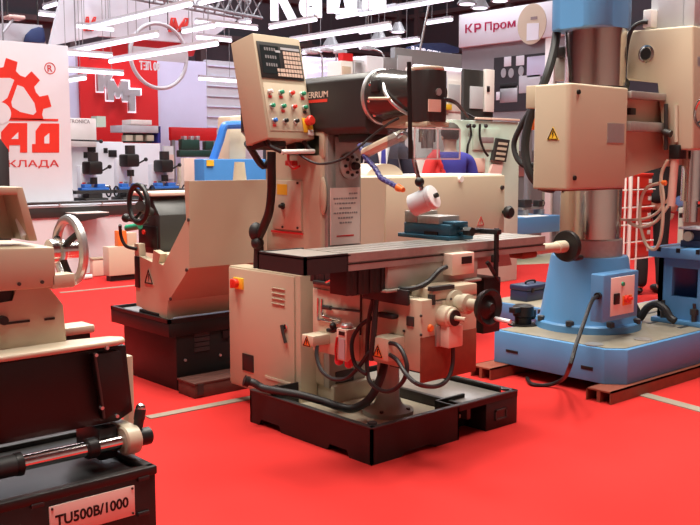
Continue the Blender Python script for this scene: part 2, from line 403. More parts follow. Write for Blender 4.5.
# pendant arm
arm = MB(); arm.cyl((3.25, PX(258, 265, 3.25).y, .84), PX(259, 246, 3.25), .03)
arm.tube([PX(258, 250, 3.25), PX(258, 240, 3.25), PX(263, 228, 3.24), PX(269, 212, 3.22), PX(271.5, 190, 3.2), PX(271.5, 165, 3.18), PX(271.5, 152, 3.18)], .026, 12)
am = arm.build('pendant_arm', 'black_soft', mill)
b = MB(); b.ball(PX(256, 232, 3.24), .045, 16, (1, 1, 1.3)); b.ball(PX(257.5, 243, 3.24), .04, 16); b.build('arm_joint', 'black_soft', am)
# pendant control box
A = R(5); TI = R(12.2)
ex = Vector((math.cos(A), math.sin(A), 0)); ey = Vector((-math.sin(A), math.cos(A), 0)); up = (ey*math.sin(TI)+Vector((0, 0, 1))*math.cos(TI)); nn = ex.cross(up)
po = PY(268.5, 138, 4.0)
top = PY(252.5, 33.5, 4.0+.13)
PH = (top-po).length; PW = .345; PDp = .19
fr = Matrix(((ex.x, up.x, nn.x, po.x), (ex.y, up.y, nn.y, po.y), (ex.z, up.z, nn.z, po.z), (0, 0, 0, 1)))
def pm(): m = MB(); m.m = fr.copy(); return m
pan = pm().box(0, PW, 0, PH, -PDp, 0, .006).build('control_pendant', 'cream', mill)
dro = pm().box(.045*PW, .955*PW, .575*PH, .925*PH, 0, .006, .002).build('readout_bezel', 'char', pan)
scr = pm()
scr.box(.09*PW, .47*PW, .62*PH, .89*PH, .006, .0075)
scr.build('readout_screen', 'screen', pan)
for v in (.84, .765, .69):
    dg = pm()
    for k in range(5): dg.box((.17+.05*k)*PW, (.2+.05*k)*PW, v*PH, (v+.03)*PH, .0075, .0085)
    dg.build('digit_row', 'mgrey', pan)
sw = pm(); sw.box(.52*PW, .92*PW, .862*PH, .885*PH, .006, .009); sw.box(.4*PW, .5*PW, .83*PH, .85*PH, .006, .009); sw.build('function_strip', 'lgrey', pan)
ky = pm()
for i in range(7):
    for j in range(6):
        if j < 2 or i > 0: ky.box((.5+i*.062)*PW, (.546+i*.062)*PW, (.6+j*.043)*PH, (.632+j*.043)*PH, .006, .01)
for i in range(2):
    for j in range(2): ky.box((.39+i*.06)*PW, (.43+i*.06)*PW, (.6+j*.043)*PH, (.63+j*.043)*PH, .006, .01)
ky.build('keypad', 'beige_plate', pan, label='grid of pale keys')
pm().box(.05*PW, .95*PW, .07*PH, .53*PH, 0, .004, .001).build('button_plate', 'cream_light', pan)
rows = (.44, .305, .165); cols = (.15, .38, .61, .85)
kinds = [['white', 'green', 'red', 'green'], ['green', 'green', 'red', 'green'], ['blue_vivid', 'black', 'black', None]]
for i, v in enumerate(rows):
    for j, u_ in enumerate(cols):
        k = kinds[i][j]
        if not k: continue
        c = (u_*PW, v*PH, .004)
        rb = pm().lathe([(.0145, 0), (.0145, .006), (.012, .01)], c, (0, 0, 1), 18).build('button_ring', 'alu', pan)
        pm().lathe([(.0115, 0), (.0115, .016), (.008, .02)], (c[0], c[1], .012), (0, 0, 1), 18).build('button', k, rb)
        if (i, j) in ((0, 1), (0, 3), (1, 1), (1, 3), (2, 0), (0, 0)):
            pm().box(c[0]-.012, c[0]+.012, c[1]-.032, c[1]-.018, .004, .008, .001).build('indicator', 'redink' if (i, j) != (1, 3) else 'dark', pan)
es = pm(); es.box(.76*PW, .97*PW, .06*PH, .2*PH, .004, .012, .003); es = es.build('stop_plate', 'yellow', pan)
pm().lathe([(.02, 0), (.02, .02), (.027, .025), (.027, .038), (.021, .044)], (.85*PW, .165*PH, .012), (0, 0, 1), 24).build('emergency_button', 'red', es)
pm().box(.84*PW, .94*PW, .03*PH, .085*PH, .004, .02, .004).build('jog_knob', 'white', pan)
b = pm(); b.tube([(.1*PW, 0, -.05), (.1*PW, -.04, -.03), (.28*PW, -.08, .0)], .012); b.tube([(.88*PW, 0, -.05), (.9*PW, -.04, -.03), (.9*PW, -.075, .0)], .012); b.box(.06*PW, .52*PW, -.03, 0, -.16, -.06, .004); b.box(.78*PW, .98*PW, -.045, 0, -.16, -.08, .004)
hb = b.build('grab_bracket', 'black_soft', pan)
b = pm(); b.cyl((.22*PW, -.075, 0), (.93*PW, -.07, 0), .013); b.build('grab_bar', 'topwhite', pan)
b = MB(); b.tube([PX(247, 143, 2.98), PX(253, 152, 3.05), PX(263, 166, 3.15), PX(271, 160, 3.18)], .02, 8, 4)
b.box(po.x+.03, 3.2, po.y+.16, po.y+.21, po.z-.06, po.z-.01, .004); b.build('pendant_bracket', 'black_soft', mill)
# table
TY0, TY1, TZ0, TZ1, TX0, TX1 = 3.25, 3.56, .972, 1.056, 2.86, 4.39
prof = [(TY0, TZ0), (TY0, TZ0+.03), (TY0+.012, TZ0+.03), (TY0+.012, TZ0+.042), (TY0, TZ0+.042), (TY0, TZ1)]
for k in range(3):
    y = TY0+.06+k*.085; prof += [(y, TZ1), (y, TZ1-.02), (y+.011, TZ1-.02), (y+.011, TZ1)]
prof += [(TY1, TZ1), (TY1, TZ0)]
tb = MB().prism(prof, 'x', TX0, TX1).build('table', 'iron', mill)
b = MB(); b.box(TX1-.16, TX1-.02, TY0+.03, TY1-.04, TZ0-.045, TZ0, .02, 3); b.build('end_bearing', 'rust', tb)
b = MB(); b.box(TX0-.0, TX1, TY0-.001, TY0+.002, TZ0+.03, TZ0+.034); b.build('stop_rail', 'black', tb)
for px_ in (496.5,):
    b = pybox(MB(), (px_-3, 255), (px_+3, 262), TY0-.015, .02, .003); b.build('trip_dog', 'dark', tb)
pt = PY(305, 270, TY0); x0 = pt.x
e = MB(); e.box(x0, TX0+.005, TY0, TY0+.012, TZ0-.0, TZ1+.002); e.box(x0, x0+.012, TY0, TY0+.365, TZ0, TZ1+.002); e.box(x0, TX0+.02, TY0, TY0+.365, TZ1-.012, TZ1-.006); e.box(x0, TX0+.02, TY0+.355, TY0+.365, TZ0, TZ1+.002)
ep = e.build('end_tray', 'black_soft', tb, label='black sheet metal end tray')
Bx(x0+.012, TX0, TY0+.012, TY0+.355, TZ1-.006, TZ1-.002).build('tray_top', 'iron', ep)
# table handwheel on the right end
hc = PY(568, 246, 3.41)
b = MB(); b.lathe([(.03, 0), (.035, .01), (.03, hc.x-TX1-.12), (.038, hc.x-TX1-.115), (.038, hc.x-TX1-.04), (.02, hc.x-TX1-.03), (.02, hc.x-TX1)], (TX1, hc.y, hc.z), (1, 0, 0), 24); b.build('table_collar', 'cream_old', mill)
def handwheel(parent, c, ax, rad, m='black', rim=.014, hm='steel', name='handwheel', spokes=3, knob=None, dish=.02, rot=0):
    c = Vector(c); ax = Vector(ax).normalized(); u = Vector((0, 0, 1)); u = (u-ax*u.dot(ax)).normalized(); w = ax.cross(u)
    b = MB(); b.ring(c, ax, rad, rim, 10, 40); wh = b.build(name, m, parent)
    b = MB(); b.lathe([(rad*.2, 0), (rad*.24, .02), (rad*.18, .045)], c-ax*(.02+dish), ax, 18)
    b.build('hub', 'black' if m == 'black' else 'black_soft', wh)
    for k in range(spokes):
        a = rot+2*math.pi*k/spokes; d = u*math.cos(a)+w*math.sin(a)
        MB().tube([c-ax*dish+d*rad*.15, c-ax*dish*.6+d*rad*.6, c+d*rad], rim*.75, 8, 4).build('spoke', 'black' if m == 'black' else 'black_soft', wh)
    if knob is not None:
        d = u*math.cos(knob)+w*math.sin(knob); p = c+d*rad
        MB().lathe([(rim*.6, 0), (rim*.9, .02), (rim*.75, .09), (rim*.4, .1)], p, ax, 12).build('grip', hm, wh)
    return wh
b = MB(); b.lathe([(.095, 0), (.1, .012), (.1, .03), (.085, .035), (.05, .02), (.03, .05)], hc-Vector((.03, 0, 0)), (1, 0, 0), 30)
tw = b.build('table_handwheel', 'black', mill)
MB().lathe([(.016, 0), (.02, .03), (.016, .09)], hc+Vector((.0, -.04, -.075)), (1, 0, 0), 14).build('grip', 'black', tw)
# saddle and knee
KX, KY, KB = 3.21, 3.1, .455
KXR = PY(477, 300, KY).x
kt = PY(420, 301, KY).z
b = MB(); b.box(KX, KXR, KY, 3.94, KB, kt, .006); 
p0 = PY(433, 289, KY); b.box(p0.x, KXR, KY, 3.9, kt-.02, p0.z, .006)
knee = b.build('knee', 'cream', mill)
b = MB(); p = PY(432, 301, KY); q = PY(474, 287, KY); b.box(p.x, p.x+.02, KY-.004, KY+.03, p.z-.02, p.z+.03); b.box(p.x, p.x+.16, KY-.004, KY+.03, p0.z-.012, p0.z+.008); b.build('knee_wiper', 'black_soft', knee)
b = pybox(MB(), (421.5, 338), (476, 371), KY-.003, .01, .002); b.build('lower_cover', 'rust', knee, label='dark red lower cover of the knee')
b = MB(); p = PY(435, 374, KY); b.prism([(p.x-.05, KB), (p.x+.06, KB), (p.x+.02, KB-.03), (p.x-.02, KB-.03)], 'y', KY+.02, KY+.3); b.build('lower_lug', 'black', knee)
b = MB(); b.box(PY(387, 280, 3.24).x, PY(482, 280, 3.24).x, 3.24, 3.66, p0.z-.02, .86, .006); b.box(PY(387, 280, 3.24).x+.02, PY(482, 280, 3.24).x-.02, 3.255, 3.56, .86, TZ0, .004)
sad = b.build('saddle', 'cast', mill)
# bellows way covers
b = MB()
xa0, xb0 = PY(346, 280, 3.28).x, PY(386.5, 280, 3.28).x; zz0 = PY(386, 291, 3.28).z
for k in range(7): b.box(xa0+(xb0-xa0)*k/7, xa0+(xb0-xa0)*(k+1)/7, 3.275+.006*(k % 2), 3.4, zz0-.004*(k % 2), TZ0, .003)
b.build('way_cover', 'black_soft', mill, label='black pleated rubber way cover under the table')
b = MB(); b.prism([(xb0, .9), (4.15, .9), (4.12, TZ0), (xb0, TZ0)], 'y', 3.3, 3.54); b.build('saddle_way', 'iron', mill)
b = MB()
for k in range(9): b.box(KX-.02+.004*(k % 2), 3.56, 3.58+k*.04, 3.62+k*.04, PX(345, 286, KX).z-.004*(k % 2), .94, .004)
b.build('way_cover', 'black_soft', mill, label='black pleated rubber way cover')
b = pxbox(MB(), (362, 284), (407, 306), KX-.03, .02, .003); b.build('cover_apron', 'black_soft', mill)
# knee left side details
lp = MB(); pxbox(lp, (312.5, 288), (361, 362), KX-.012, .02, .004); lp = lp.build('side_panel', 'cream_light', knee)
b = pxbox(MB(), (312.5, 284), (362, 288), KX-.04, .06, .003); b.build('side_panel_lip', 'dark', knee)
b = MB()
for y0, y1 in ((307, 310.5), ): b.tube([PX(323, y0, KX-.03), PX(361, y1+1, KX-.03)], .007)
b.tube([PX(323, 307, KX-.03), PX(331, 308, KX-.03)], .013)
b.build('trip_rod', 'dark', lp)
b = MB(); b.tube([PX(318, 298, KX-.02), PX(318, 318, KX-.02), PX(322, 320, KX-.02), PX(340, 323, KX-.02)], .006); b.tube([PX(322, 299, KX-.02), PX(322, 314, KX-.02), PX(327, 317, KX-.02), PX(341, 320, KX-.02)], .006); b.build('oil_pipe', 'steel', lp)
b = MB(); b.tube([PX(329, 280.5, KX-.05), PX(336, 279, KX-.05), PX(360, 285, KX-.05), PX(361, 290, KX-.05), PX(360.5, 335, KX-.05)], .006, 6, 2); b.build('trip_wire', 'black', lp)
b = MB(); q = PX(335, 277, KX-.05); b.tube([PX(326, 282, KX-.06), PX(331, 279.5, KX-.06), PX(339, 276.5, KX-.06)], .009); b.build('clamp_nut', 'steel', lp)
# lubricator
lu = pxbox(MB(), (336.5, 328), (346.5, 362), KX-.12, .09, .004).build('oil_lubricator', 'beige_plate', mill)
q = PX(347, 325, KX-.08); b = MB(); b.lathe([(.032, 0), (.034, .012), (.028, .02)], q-Vector((0, 0, .012)), (0, 0, 1), 20); b.build('filler_cap', 'alu', lu)
b = pxbox(MB(), (338.5, 338), (344.5, 360), KX-.124, .006); b.build('sight_glass', 'lgrey', lu)
b = pxbox(MB(), (338.5, 331), (344, 336), KX-.124, .006); b.build('rating_label', 'black', lu)
for px_, py_ in ((349, 363), (339, 360)):
    MB().lathe([(.012, 0), (.022, .01), (.024, .03), (.016, .05)], PX(px_, py_+5, KX-.09), (0, 0, 1), 16).build('oil_cup', 'oilred', lu)
b = MB(); b.tube([PX(328, 330, KX-.08), PX(333, 331, KX-.09), PX(337, 329, KX-.09)], .012); b.ball(PX(333, 326, KX-.09), .02, 10); b.build('pump_fitting', 'black', lu)
MB().tube([PX(337, 337, KX-.125), PX(335.5, 350, KX-.125), PX(336.5, 361, KX-.12)], .006).build('red_pipe', 'redink', lu)
# terminal boxes
b1 = pxbox(MB(), (301.5, 334), (313, 347), KX-.13, .12, .004).build('terminal_box', 'cream_light', mill)
triangle_sign(b1, PX(307, 341.5, KX-.131), (0, -1, 0), (0, 0, 1), .062, 'orange')
b2 = pxbox(MB(), (372, 336), (387.5, 362), KX-.12, .12, .004).build('terminal_box', 'cream_light', mill)
triangle_sign(b2, PX(378, 351.5, KX-.121), (0, -1, 0), (0, 0, 1), .068, 'orange')
# lower column plate behind
b = MB(); b.box(3.32, 3.6, 3.93, 3.98, .2, .46, .004); lc = b.build('column_foot', 'cast', mill)
pybox(MB(), (336, 372), (354, 388), 3.925, .008, .003).build('cover_window', 'dark', lc)
# knee front details
xs = MB(); c = PY(443, 316, KY); xs.lathe([(.055, 0), (.055, .06), (.045, .065), (.045, .08), (.012, .082), (.012, .15)], (c.x, KY, c.z), (0, -1, 0), 26); xd_ = xs.build('elevating_dial', 'cream_light', knee)
MB().lathe([(.04, .081), (.04, .084)], (c.x, KY, c.z), (0, -1, 0), 24).build('dial_face', 'black', xd_)
c = PY(454, 302, KY); xs = MB(); xs.lathe([(.062, 0), (.062, .02), (.04, .025), (.042, .06), (.05, .065), (.05, .1), (.03, .105), (.03, .17)], (c.x, KY, c.z), (0, -1, 0), 26)
cd = xs.build('crossfeed_dial', 'cream_old', knee)
for k in range(3):
    a = k*2.1+.6; MB().cyl((c.x+.052*math.cos(a), KY-.018, c.z+.052*math.sin(a)), (c.x+.052*math.cos(a), KY-.024, c.z+.052*math.sin(a)), .007, seg=8).build('screw', 'dark', cd)
wc = Vector((c.x, KY-.2, c.z))
b = MB(); b.lathe([(.03, -.02), (.08, .0), (.088, .02), (.093, .035), (.083, .04), (.06, .02), (.035, .03), (.02, .05)], wc, (0, -1, 0), 36); kw = b.build('crossfeed_handwheel', 'black', mill)
MB().tube([wc+Vector((.045, -.03, -.06)), wc+Vector((.05, -.12, -.065))], .011, 10).build('grip', 'white', kw)
text('lettering', 'A02S', PY(434, 305, KY), (1, 0, 0), (0, 0, 1), .06, .018, 'ink', knee, .001)
c = PY(430, 328, KY); b = MB(); b.lathe([(.02, 0), (.016, .012)], (c.x, KY, c.z), (0, -1, 0), 14); b.build('oil_sight', 'orange', knee)
for p in ((419.5, 316), (419.5, 335), (404, 331)):
    q = PX(*p, KX-.004) if p[0] < 419 else PY(p[0]+1.5, p[1], KY-.004); MB().ball(q, .008, 8).build('screw', 'dark', knee)
b = pxbox(MB(), (406, 316), (413, 327), KX-.008, .012, .004); b.build('oil_port', 'dark', knee)
b = pxbox(MB(), (375, 312), (392, 320), KX-.05, .05, .01); b.build('side_lever', 'black_soft', knee)
# pink junction box
a = PY(449, 327, KY-.07); q = PY(463, 346, KY-.07)
jb = Bx(a.x, q.x, KY-.07, KY, q.z, a.z, .006).build('junction_box', 'beige_plate', mill)
pybox(MB(), (437, 326), (447, 345), KY-.015, .015, .003).build('mounting_plate', 'iron', jb)
# table-front power feed box
a = PY(451, 254, TY0-.05); q = PY(473, 273, TY0-.05)
pf = Bx(a.x, q.x, TY0-.06, TY0+.02, q.z, a.z, .006).build('limit_switch_box', 'beige_plate', mill)
pybox(MB(), (462, 257), (472, 263), TY0-.063, .006).build('switch_label', 'black', pf)
# right-hand feed motor box (dark) behind handwheel
a = PY(484, 279, 3.3); q = PY(500, 331, 3.3)
Bx(a.x, q.x, 3.3, 3.5, q.z, a.z, .006).build('feed_motor_box', 'black', mill)
# elevating screw
sc_ = PX(388, 412, 3.43)
b = MB(); b.lathe([(.14, .0), (.14, .03), (.1, .04), (.085, .05), (.07, .08), (.062, .1), (.06, .36)], (3.43, sc_.y, .11), (0, 0, 1), 28); es_ = b.build('elevating_screw', 'cast', mill)
for k in range(4):
    a = k*math.pi/2+.5; MB().cyl((3.43+.115*math.cos(a), sc_.y+.115*math.sin(a), .13), (3.43+.115*math.cos(a), sc_.y+.115*math.sin(a), .155), .012, seg=6).build('bolt', 'dark', es_)
# cables
def cable(pts, r=.011, name='cable', m='black_soft', par=mill, label=None): return MB().tube(pts, r, 8, 6).build(name, m, par, label)
KC = KX-.1
cable([PX(317, 346, KC), PX(317, 358, KC-.02), PX(322, 371, KC-.04), PX(333, 379, KC-.05), PX(346, 378.5, KC-.05), PX(358, 368, KC-.04), PX(368, 354, KC-.02), PX(374, 349, KC)], .011)
cable([PX(388, 343, KC), PX(397, 345, KC-.02), PX(404, 355, KC-.03), PX(407, 370, KC-.03), PX(401, 384, KC-.03), PX(388, 391.5, KC-.03), PX(375, 387, KC-.03), PX(368, 376, KC-.02), PX(367, 350, KC-.01), PX(369, 318, KC), PX(373, 300, KC)], .011)
cable([PX(389, 354.5, KC), PX(397, 360, KC-.03), PX(406, 374, KC-.06), PX(418, 384, KC-.1)]+[PY(435, 386.5, KY-.08), PY(447, 380, KY-.06), PY(452.5, 365, KY-.05), PY(453, 346, KY-.05)], .011)
cable([PX(372, 318, KC+.02), PX(361, 325, KC), PX(353, 338, KC-.02), PX(352, 352, KC-.04), PX(356, 366, KC-.05), PX(366, 374, KC-.05)], .011)
cable([PX(376, 300, KC), PX(374, 330, KC-.02), PX(371, 360, KC-.02)], .014)
cable([PY(446, 267, TY0-.06), PY(439, 271, TY0-.08), PY(428, 282, TY0-.08), PY(415, 288, TY0-.06), PY(400, 289, TY0), PY(390, 287, TY0+.1)], .013)
cable([PX(297, 152, 3.2), PX(306, 159, 3.18), PX(320, 164, 3.2), PX(340, 160, 3.22), PX(358, 148, 3.24), PX(372, 136, 3.28), PX(388, 124, 3.3), PX(399, 118, 3.34)], .0065)
cable([PY(443, 99, 3.12), PY(452, 100, 3.15), PY(460, 106, 3.3), PY(468, 117, 3.6)], .0065)
hose = MB().tube([PX(245, 381, 2.93), PX(254, 383, 2.96), PX(263, 388, 2.99), PX(280, 391.5, 3.02), PX(300, 395, 3.06), PX(322, 401, 3.1), PX(346, 408.5, 3.14), PX(360, 406, 3.17), PX(371, 397, 3.2), PX(379, 382, 3.24), PX(384, 366, 3.28), PX(385, 350, 3.33)], .022, 12)
hs = hose.build('drain_hose', 'black_soft', mill)
MB().cyl(PX(244, 380.5, 2.92), PX(249, 382, 2.945), .031).build('hose_end', 'black', hs)
# coolant hose with orange tip
pts = [PX(360, 146, 3.3), PX(366, 158, 3.28), PX(375, 168, 3.27), PX(381, 178, 3.25), PX(390, 183, 3.24), PX(399, 188, 3.23)]
ch = MB().tube(pts, .013, 8).build('coolant_hose', 'hoseblue', mill)
b = MB()
for i in range(12):
    k = i/12*(len(pts)-1); j = int(k); p = pts[j].lerp(pts[j+1], k-j); b.ball(p, .0155, 8)
b.build('hose_joint', 'hosejoint', ch)
MB().cyl(PX(398, 187.5, 3.23), PX(403.5, 190, 3.22), .02, .012).build('hose_nozzle', 'orange', ch)
# light arm and work lamp
b = MB(); b.tube([PX(365, 153, 3.3), PX(385, 143, 3.28), PX(403, 135, 3.26)], .028, 10, 1); lb = b.build('lamp_bracket', 'cream_light', mill)
MB().tube([PX(398, 137, 3.24), PX(404, 133, 3.24), PX(410, 138, 3.22), PX(412, 150, 3.2), PX(416, 168, 3.2), PX(419.5, 181, 3.2), PX(424, 196, 3.2)], .0105, 10).build('lamp_stem', 'steel', lb)
MB().ball(PX(419.5, 182, 3.19), .024, 14).build('lamp_knuckle', 'black', lb)
c0 = PX(412, 206, 3.2); axl = (RT*.82-FLAT*.5+Vector((0, 0, .4))).normalized()
b = MB(); b.lathe([(.045, 0), (.055, .006), (.056, .1), (.06, .106), (.06, .125)], c0, axl, 28); wl = b.build('work_lamp', 'lgrey', lb)
MB().lathe([(.057, .124), (.057, .129), (.05, .131)], c0, axl, 28).build('lamp_lens', 'white', wl)
MB().lathe([(.012, .131), (.012, .15)], c0, axl, 10).build('lamp_knob', 'black', wl)

# price notice taped to the column front
a = PY(330.5, 188, 3.905); q = PY(360, 243, 3.905)
nt_ = Bx(a.x, q.x, 3.905, 3.909, q.z, a.z).build('price_notice', 'pinkplate')
tag(nt_, 'pale paper notice with lines of print taped to the front of the milling machine column', 'notice')
w_, h_ = q.x-a.x, a.z-q.z
nt_['_o'] = tuple(nt_.location)
lines = MB()
for k, (u0, u1) in enumerate(((.62, .9), (.1, .9), (.14, .86), (.3, .7), (.1, .9), (.25, .75), (.3, .7))):
    z = a.z-h_*(.1+.085*k); x = a.x+w_*u0
    while x < a.x+w_*u1:
        l = random.uniform(.008, .02); lines.box(x, min(x+l, a.x+w_*u1), 3.9035, 3.905, z-.006, z+.003); x += l+.006
lines.build('printed_lines', 'ink', nt_)
lines = MB(); lines.box(a.x+w_*.2, a.x+w_*.78, 3.9035, 3.905, q.z+h_*.14, q.z+h_*.165); lines.build('price_line', 'redink', nt_)

# vise on the table
VX0, VY0 = PZ(449, 241, TZ1)[:2]; VX1 = VX0+.2; VY1 = VY0+.4
vise = thing('machine_vise', 'teal machine vise with grey steel jaws bolted on the milling table', 'vise', (VX0+.1, VY0+.2, TZ1))
b = MB(); b.box(VX0, VX1, VY0, VY1, TZ1, TZ1+.022, .004); b.box(VX0+.02, VX1-.02, VY0+.02, VY1-.03, TZ1+.02, TZ1+.085, .006)
vb = b.build('vise_body', 'teal', vise)
b = pxbox(MB(), (424, 231), (437, 237), VX0+.012, .02); b.build('body_window', 'black', vb)
b = MB(); b.box(VX0+.015, VX1-.015, VY1-.14, VY1-.04, TZ1+.085, TZ1+.15, .004); b.build('fixed_jaw', 'iron', vise)
b = MB(); b.box(VX0+.015, VX1-.015, VY0+.09, VY1-.145, TZ1+.085, TZ1+.128, .003); b.build('moving_jaw', 'iron', vise)
b = MB(); b.box(VX0+.045, VX1-.045, VY0+.0, VY0+.1, TZ1+.083, TZ1+.1, .003); b.build('slide_top', 'teal', vise)
b = MB(); s0 = Vector(((VX0+VX1)/2, VY0+.02, TZ1+.05)); b.cyl(s0, s0+Vector((0, -.05, 0)), .02); b.build('screw_end', 'steel', vise)
b = MB(); s1 = s0+Vector((0, -.05, 0)); b.lathe([(.026, 0), (.026, .05)], s1, (0, -1, 0), 6); b.box(s1.x-.015, s1.x+.1, s1.y-.045, s1.y-.02, s1.z-.012, s1.z+.012, .005)
s2 = Vector((s1.x+.09, TY0-.03, s1.z)); b.box(s2.x-.02, s2.x+.02, s2.y-.02, s1.y, s2.z-.014, s2.z+.014, .005); b.cyl(s2+Vector((0, 0, .02)), s2-Vector((0, 0, .24)), .014); b.build('crank_handle', 'black', vise)
MB().tube([PY(487, 262, 3.2), PY(490, 266, 3.2), PY(498, 280, 3.25)], .012, 8).build('feed_lever', 'black', mill)
# ================================================================== RADIAL DRILL
DX, DY = 5.62, 3.775
drill = thing('radial_drill', 'tall radial drilling machine with sky blue base and bright steel column', 'drilling machine', (DX, DY, .08))
PT = .305
b = MB(); b.prism([(5.0, 3.225), (5.1, 3.12), (7.3, 3.12), (7.3, 4.12), (5.0, 4.12)], 'z', .08, PT, .006)
bp = b.build('base_plate', 'blue', drill)
b = MB(); b.prism([(5.03, 3.24), (5.12, 3.15), (7.27, 3.15), (7.27, 4.09), (5.03, 4.09)], 'z', PT-.002, PT+.004); b.build('plate_top', 'worn_top', bp, label='oily grey machined top of the base')
for k in range(3): Bx(6.02, 7.25, 3.27+.24*k, 3.3+.24*k, PT+.002, PT+.007).build('slot', 'dark', bp)
for p, q in (((506, 349), (518, 354)), ((581, 365), (593, 371))):
    a = PX(*p, 5.0); c = PX(*q, 5.0); Bx(4.996, 5.02, a.y, c.y, a.z, c.z, .002).build('pocket', 'black', bp)
for p in ((643, 340), (594, 345)):
    q = PZ(*p, PT); MB().lathe([(.06, 0), (.06, .006), (.045, .007)], (q.x, q.y, PT+.002), (0, 0, 1), 24).build('plug', 'iron', bp)
b = MB(); b.lathe([(.372, 0), (.372, .05), (.36, .06), (.345, .062), (.335, .09), (.27, .5), (.264, .515), (.2, .516)], (DX, DY, PT), (0, 0, 1), 56)
cb = b.build('column_base', 'blue', drill)
for k in range(8):
    a = k*math.pi/4+.25; x, y = DX+.352*math.cos(a), DY+.352*math.sin(a)
    MB().lathe([(.03, 0), (.03, .03), (.02, .035)], (x, y, PT+.055), (0, 0, 1), 6).build('bolt', 'dark', cb)
MB().lathe([(.2, 0), (.228, .0), (.228, .115), (.22, .125), (.2, .126)], (DX, DY, .82), (0, 0, 1), 48).build('column_collar', 'iron', drill)
MB().lathe([(.212, 0), (.212, .5)], (DX, DY, .9), (0, 0, 1), 56).build('inner_column', 'ground', drill)
MB().lathe([(.208, 0), (.208, .5)], (DX, DY, 1.95), (0, 0, 1), 56).build('outer_column', 'ground', drill, label='bright ground steel upper column')
# switch box
a = PY(604, 275, 3.33); q = PY(637.5, 316, 3.33)
sb = Bx(a.x, q.x, 3.33, 3.43, q.z, a.z, .01, 3).build('switch_box', 'blue', drill)
a = PY(611, 278, 3.33); q = PY(633, 312, 3.33)
sp = Bx(a.x, q.x, 3.324, 3.332, q.z, a.z, .01, 3).build('switch_plate', 'pinkplate', sb)
a = PY(622.5, 296, 3.324); q = PY(631, 304, 3.324); rs = Bx(a.x, q.x, 3.318, 3.325, q.z, a.z, .002).build('rotary_plate', 'orange', sb)
c = PY(627, 299, 3.31); b = MB(); b.cyl((c.x, 3.32, c.z), (c.x, 3.295, c.z), .026); b.box(c.x-.008, c.x+.03, 3.28, 3.3, c.z-.006, c.z+.014, .004); b.build('rotary_switch', 'red', rs)
pybox(MB(), (615.5, 294), (620, 304), 3.31, .014, .003).build('key_switch', 'black', sb)
c = PY(623, 284, 3.32); MB().cyl((c.x, 3.326, c.z), (c.x, 3.312, c.z), .014).build('pilot_lamp', 'green', sb)
MB().tube([PY(598.5, 296, 3.36), PY(592, 301, 3.3), PY(583, 325, 3.2), PY(576, 345, 3.13), PY(570, 366, 3.06), PX(563, 379, 4.9)]+[PZ(548, 385, .015), PZ(532, 384, .015), PZ(527, 378, .015)], .013, 8).build('power_cable', 'black', sb)
MB().cyl(PY(597, 296, 3.35), PY(601, 295.5, 3.37), .022).build('cable_gland', 'black', sb)
# coolant pump on the plate
pc = PZ(523, 325, PT)
b = MB(); b.lathe([(.11, 0), (.11, .012)], (pc.x, pc.y, PT), (0, 0, 1), 28); pm_ = b.build('coolant_pump', 'black', drill)
b = MB(); b.lathe([(.06, 0), (.06, .05), (.075, .06), (.075, .13), (.055, .14)], (pc.x, pc.y, PT+.01), (0, 0, 1), 20); b.box(pc.x-.13, pc.x, pc.y-.03, pc.y+.03, PT+.1, PT+.14, .006); b.box(pc.x, pc.x+.09, pc.y-.05, pc.y+.03, PT+.04, PT+.11, .006); b.build('pump_body', 'black', pm_)
# lifting loops on the plate
for p in (((634, 323), (640, 318), (647, 308), (656, 304), (665, 309), (670, 317), (675, 321)), ((618, 300), (626, 300), (633, 304), (638, 314), (640, 318))):
    pp = [PX(*k, 6.05) for k in p]; pp = [Vector((v.x, v.y, max(v.z, PT+.02))) for v in pp]
    MB().tube(pp, .028, 10).build('lifting_loop', 'black_soft', drill)
# arm sleeve
AZ0, AZ1 = PY(570, 190, 3.46).z, PY(570, 82.5, 3.46).z
yN = 3.46; SX = PY(570, 86, yN).x
b = MB(); yB = PX(535, 100, SX).y; xR = PY(628, 100, yN).x
b.prism([(SX, yN+.02), (SX+.02, yN), (xR, yN), (xR+.02, yN+.03), (xR+.02, DY+.3), (SX+.5, DY+.3), (SX+.06, yB+.04), (SX, yB)], 'z', AZ0, AZ1, .014, 3)
slv = b.build('arm_sleeve', 'cream', drill)
b = MB(); b.box(SX+.02, xR-.02, yN+.01, yB-.02, AZ0-.008, AZ0, .002); b.build('wiper_ring', 'rust', slv)
b = MB(); b.lathe([(.235, 0), (.235, .02)], (DX, DY, AZ1), (0, 0, 1), 40); b.build('top_seal', 'black_soft', slv)
triangle_sign(slv, PX(553, 134, SX-.002), (0, -1, 0), (0, 0, 1), .085, 'yellow')
pybox(MB(), (608, 123), (624, 143), yN-.004, .008).build('rating_plate', 'alu', slv)
for p in ((578, 92), (574, 178)):
    q = PY(*p, yN); MB().cyl((q.x, yN, q.z), (q.x, yN-.012, q.z), .015).build('plug', 'black', slv)
b = pxbox(MB(), (526, 86), (536, 108), SX+.1, .12, .006); b.build('cable_box', 'cream', slv)
# arm
y0 = yN+.05
b = MB(); x2 = 7.6
zt = PY(640, 92, y0).z; p1 = PY(632, 176, y0); p2 = PY(662, 167, y0)
b.prism([(xR-.05, AZ0+.05), (xR+.05, AZ0+.06), (p2.x, p2.z), (x2, p2.z+.06), (x2, zt), (xR-.05, zt)], 'y', y0, y0+.4, .008)
arm_ = b.build('radial_arm', 'cream', drill)
for t0, t1 in ((92, 100), (122, 132)):
    a = PY(632, t0, y0); q = PY(640, t1, y0)
    Bx(xR+.01, x2, y0-.07, y0+.05, q.z, a.z, .006).build('slideway', 'iron', arm_)
a = PY(627, 108, y0); q = PY(632, 115, y0); Bx(a.x, q.x, y0-.03, y0, q.z, a.z, .003).build('limit_stop', 'black', arm_)
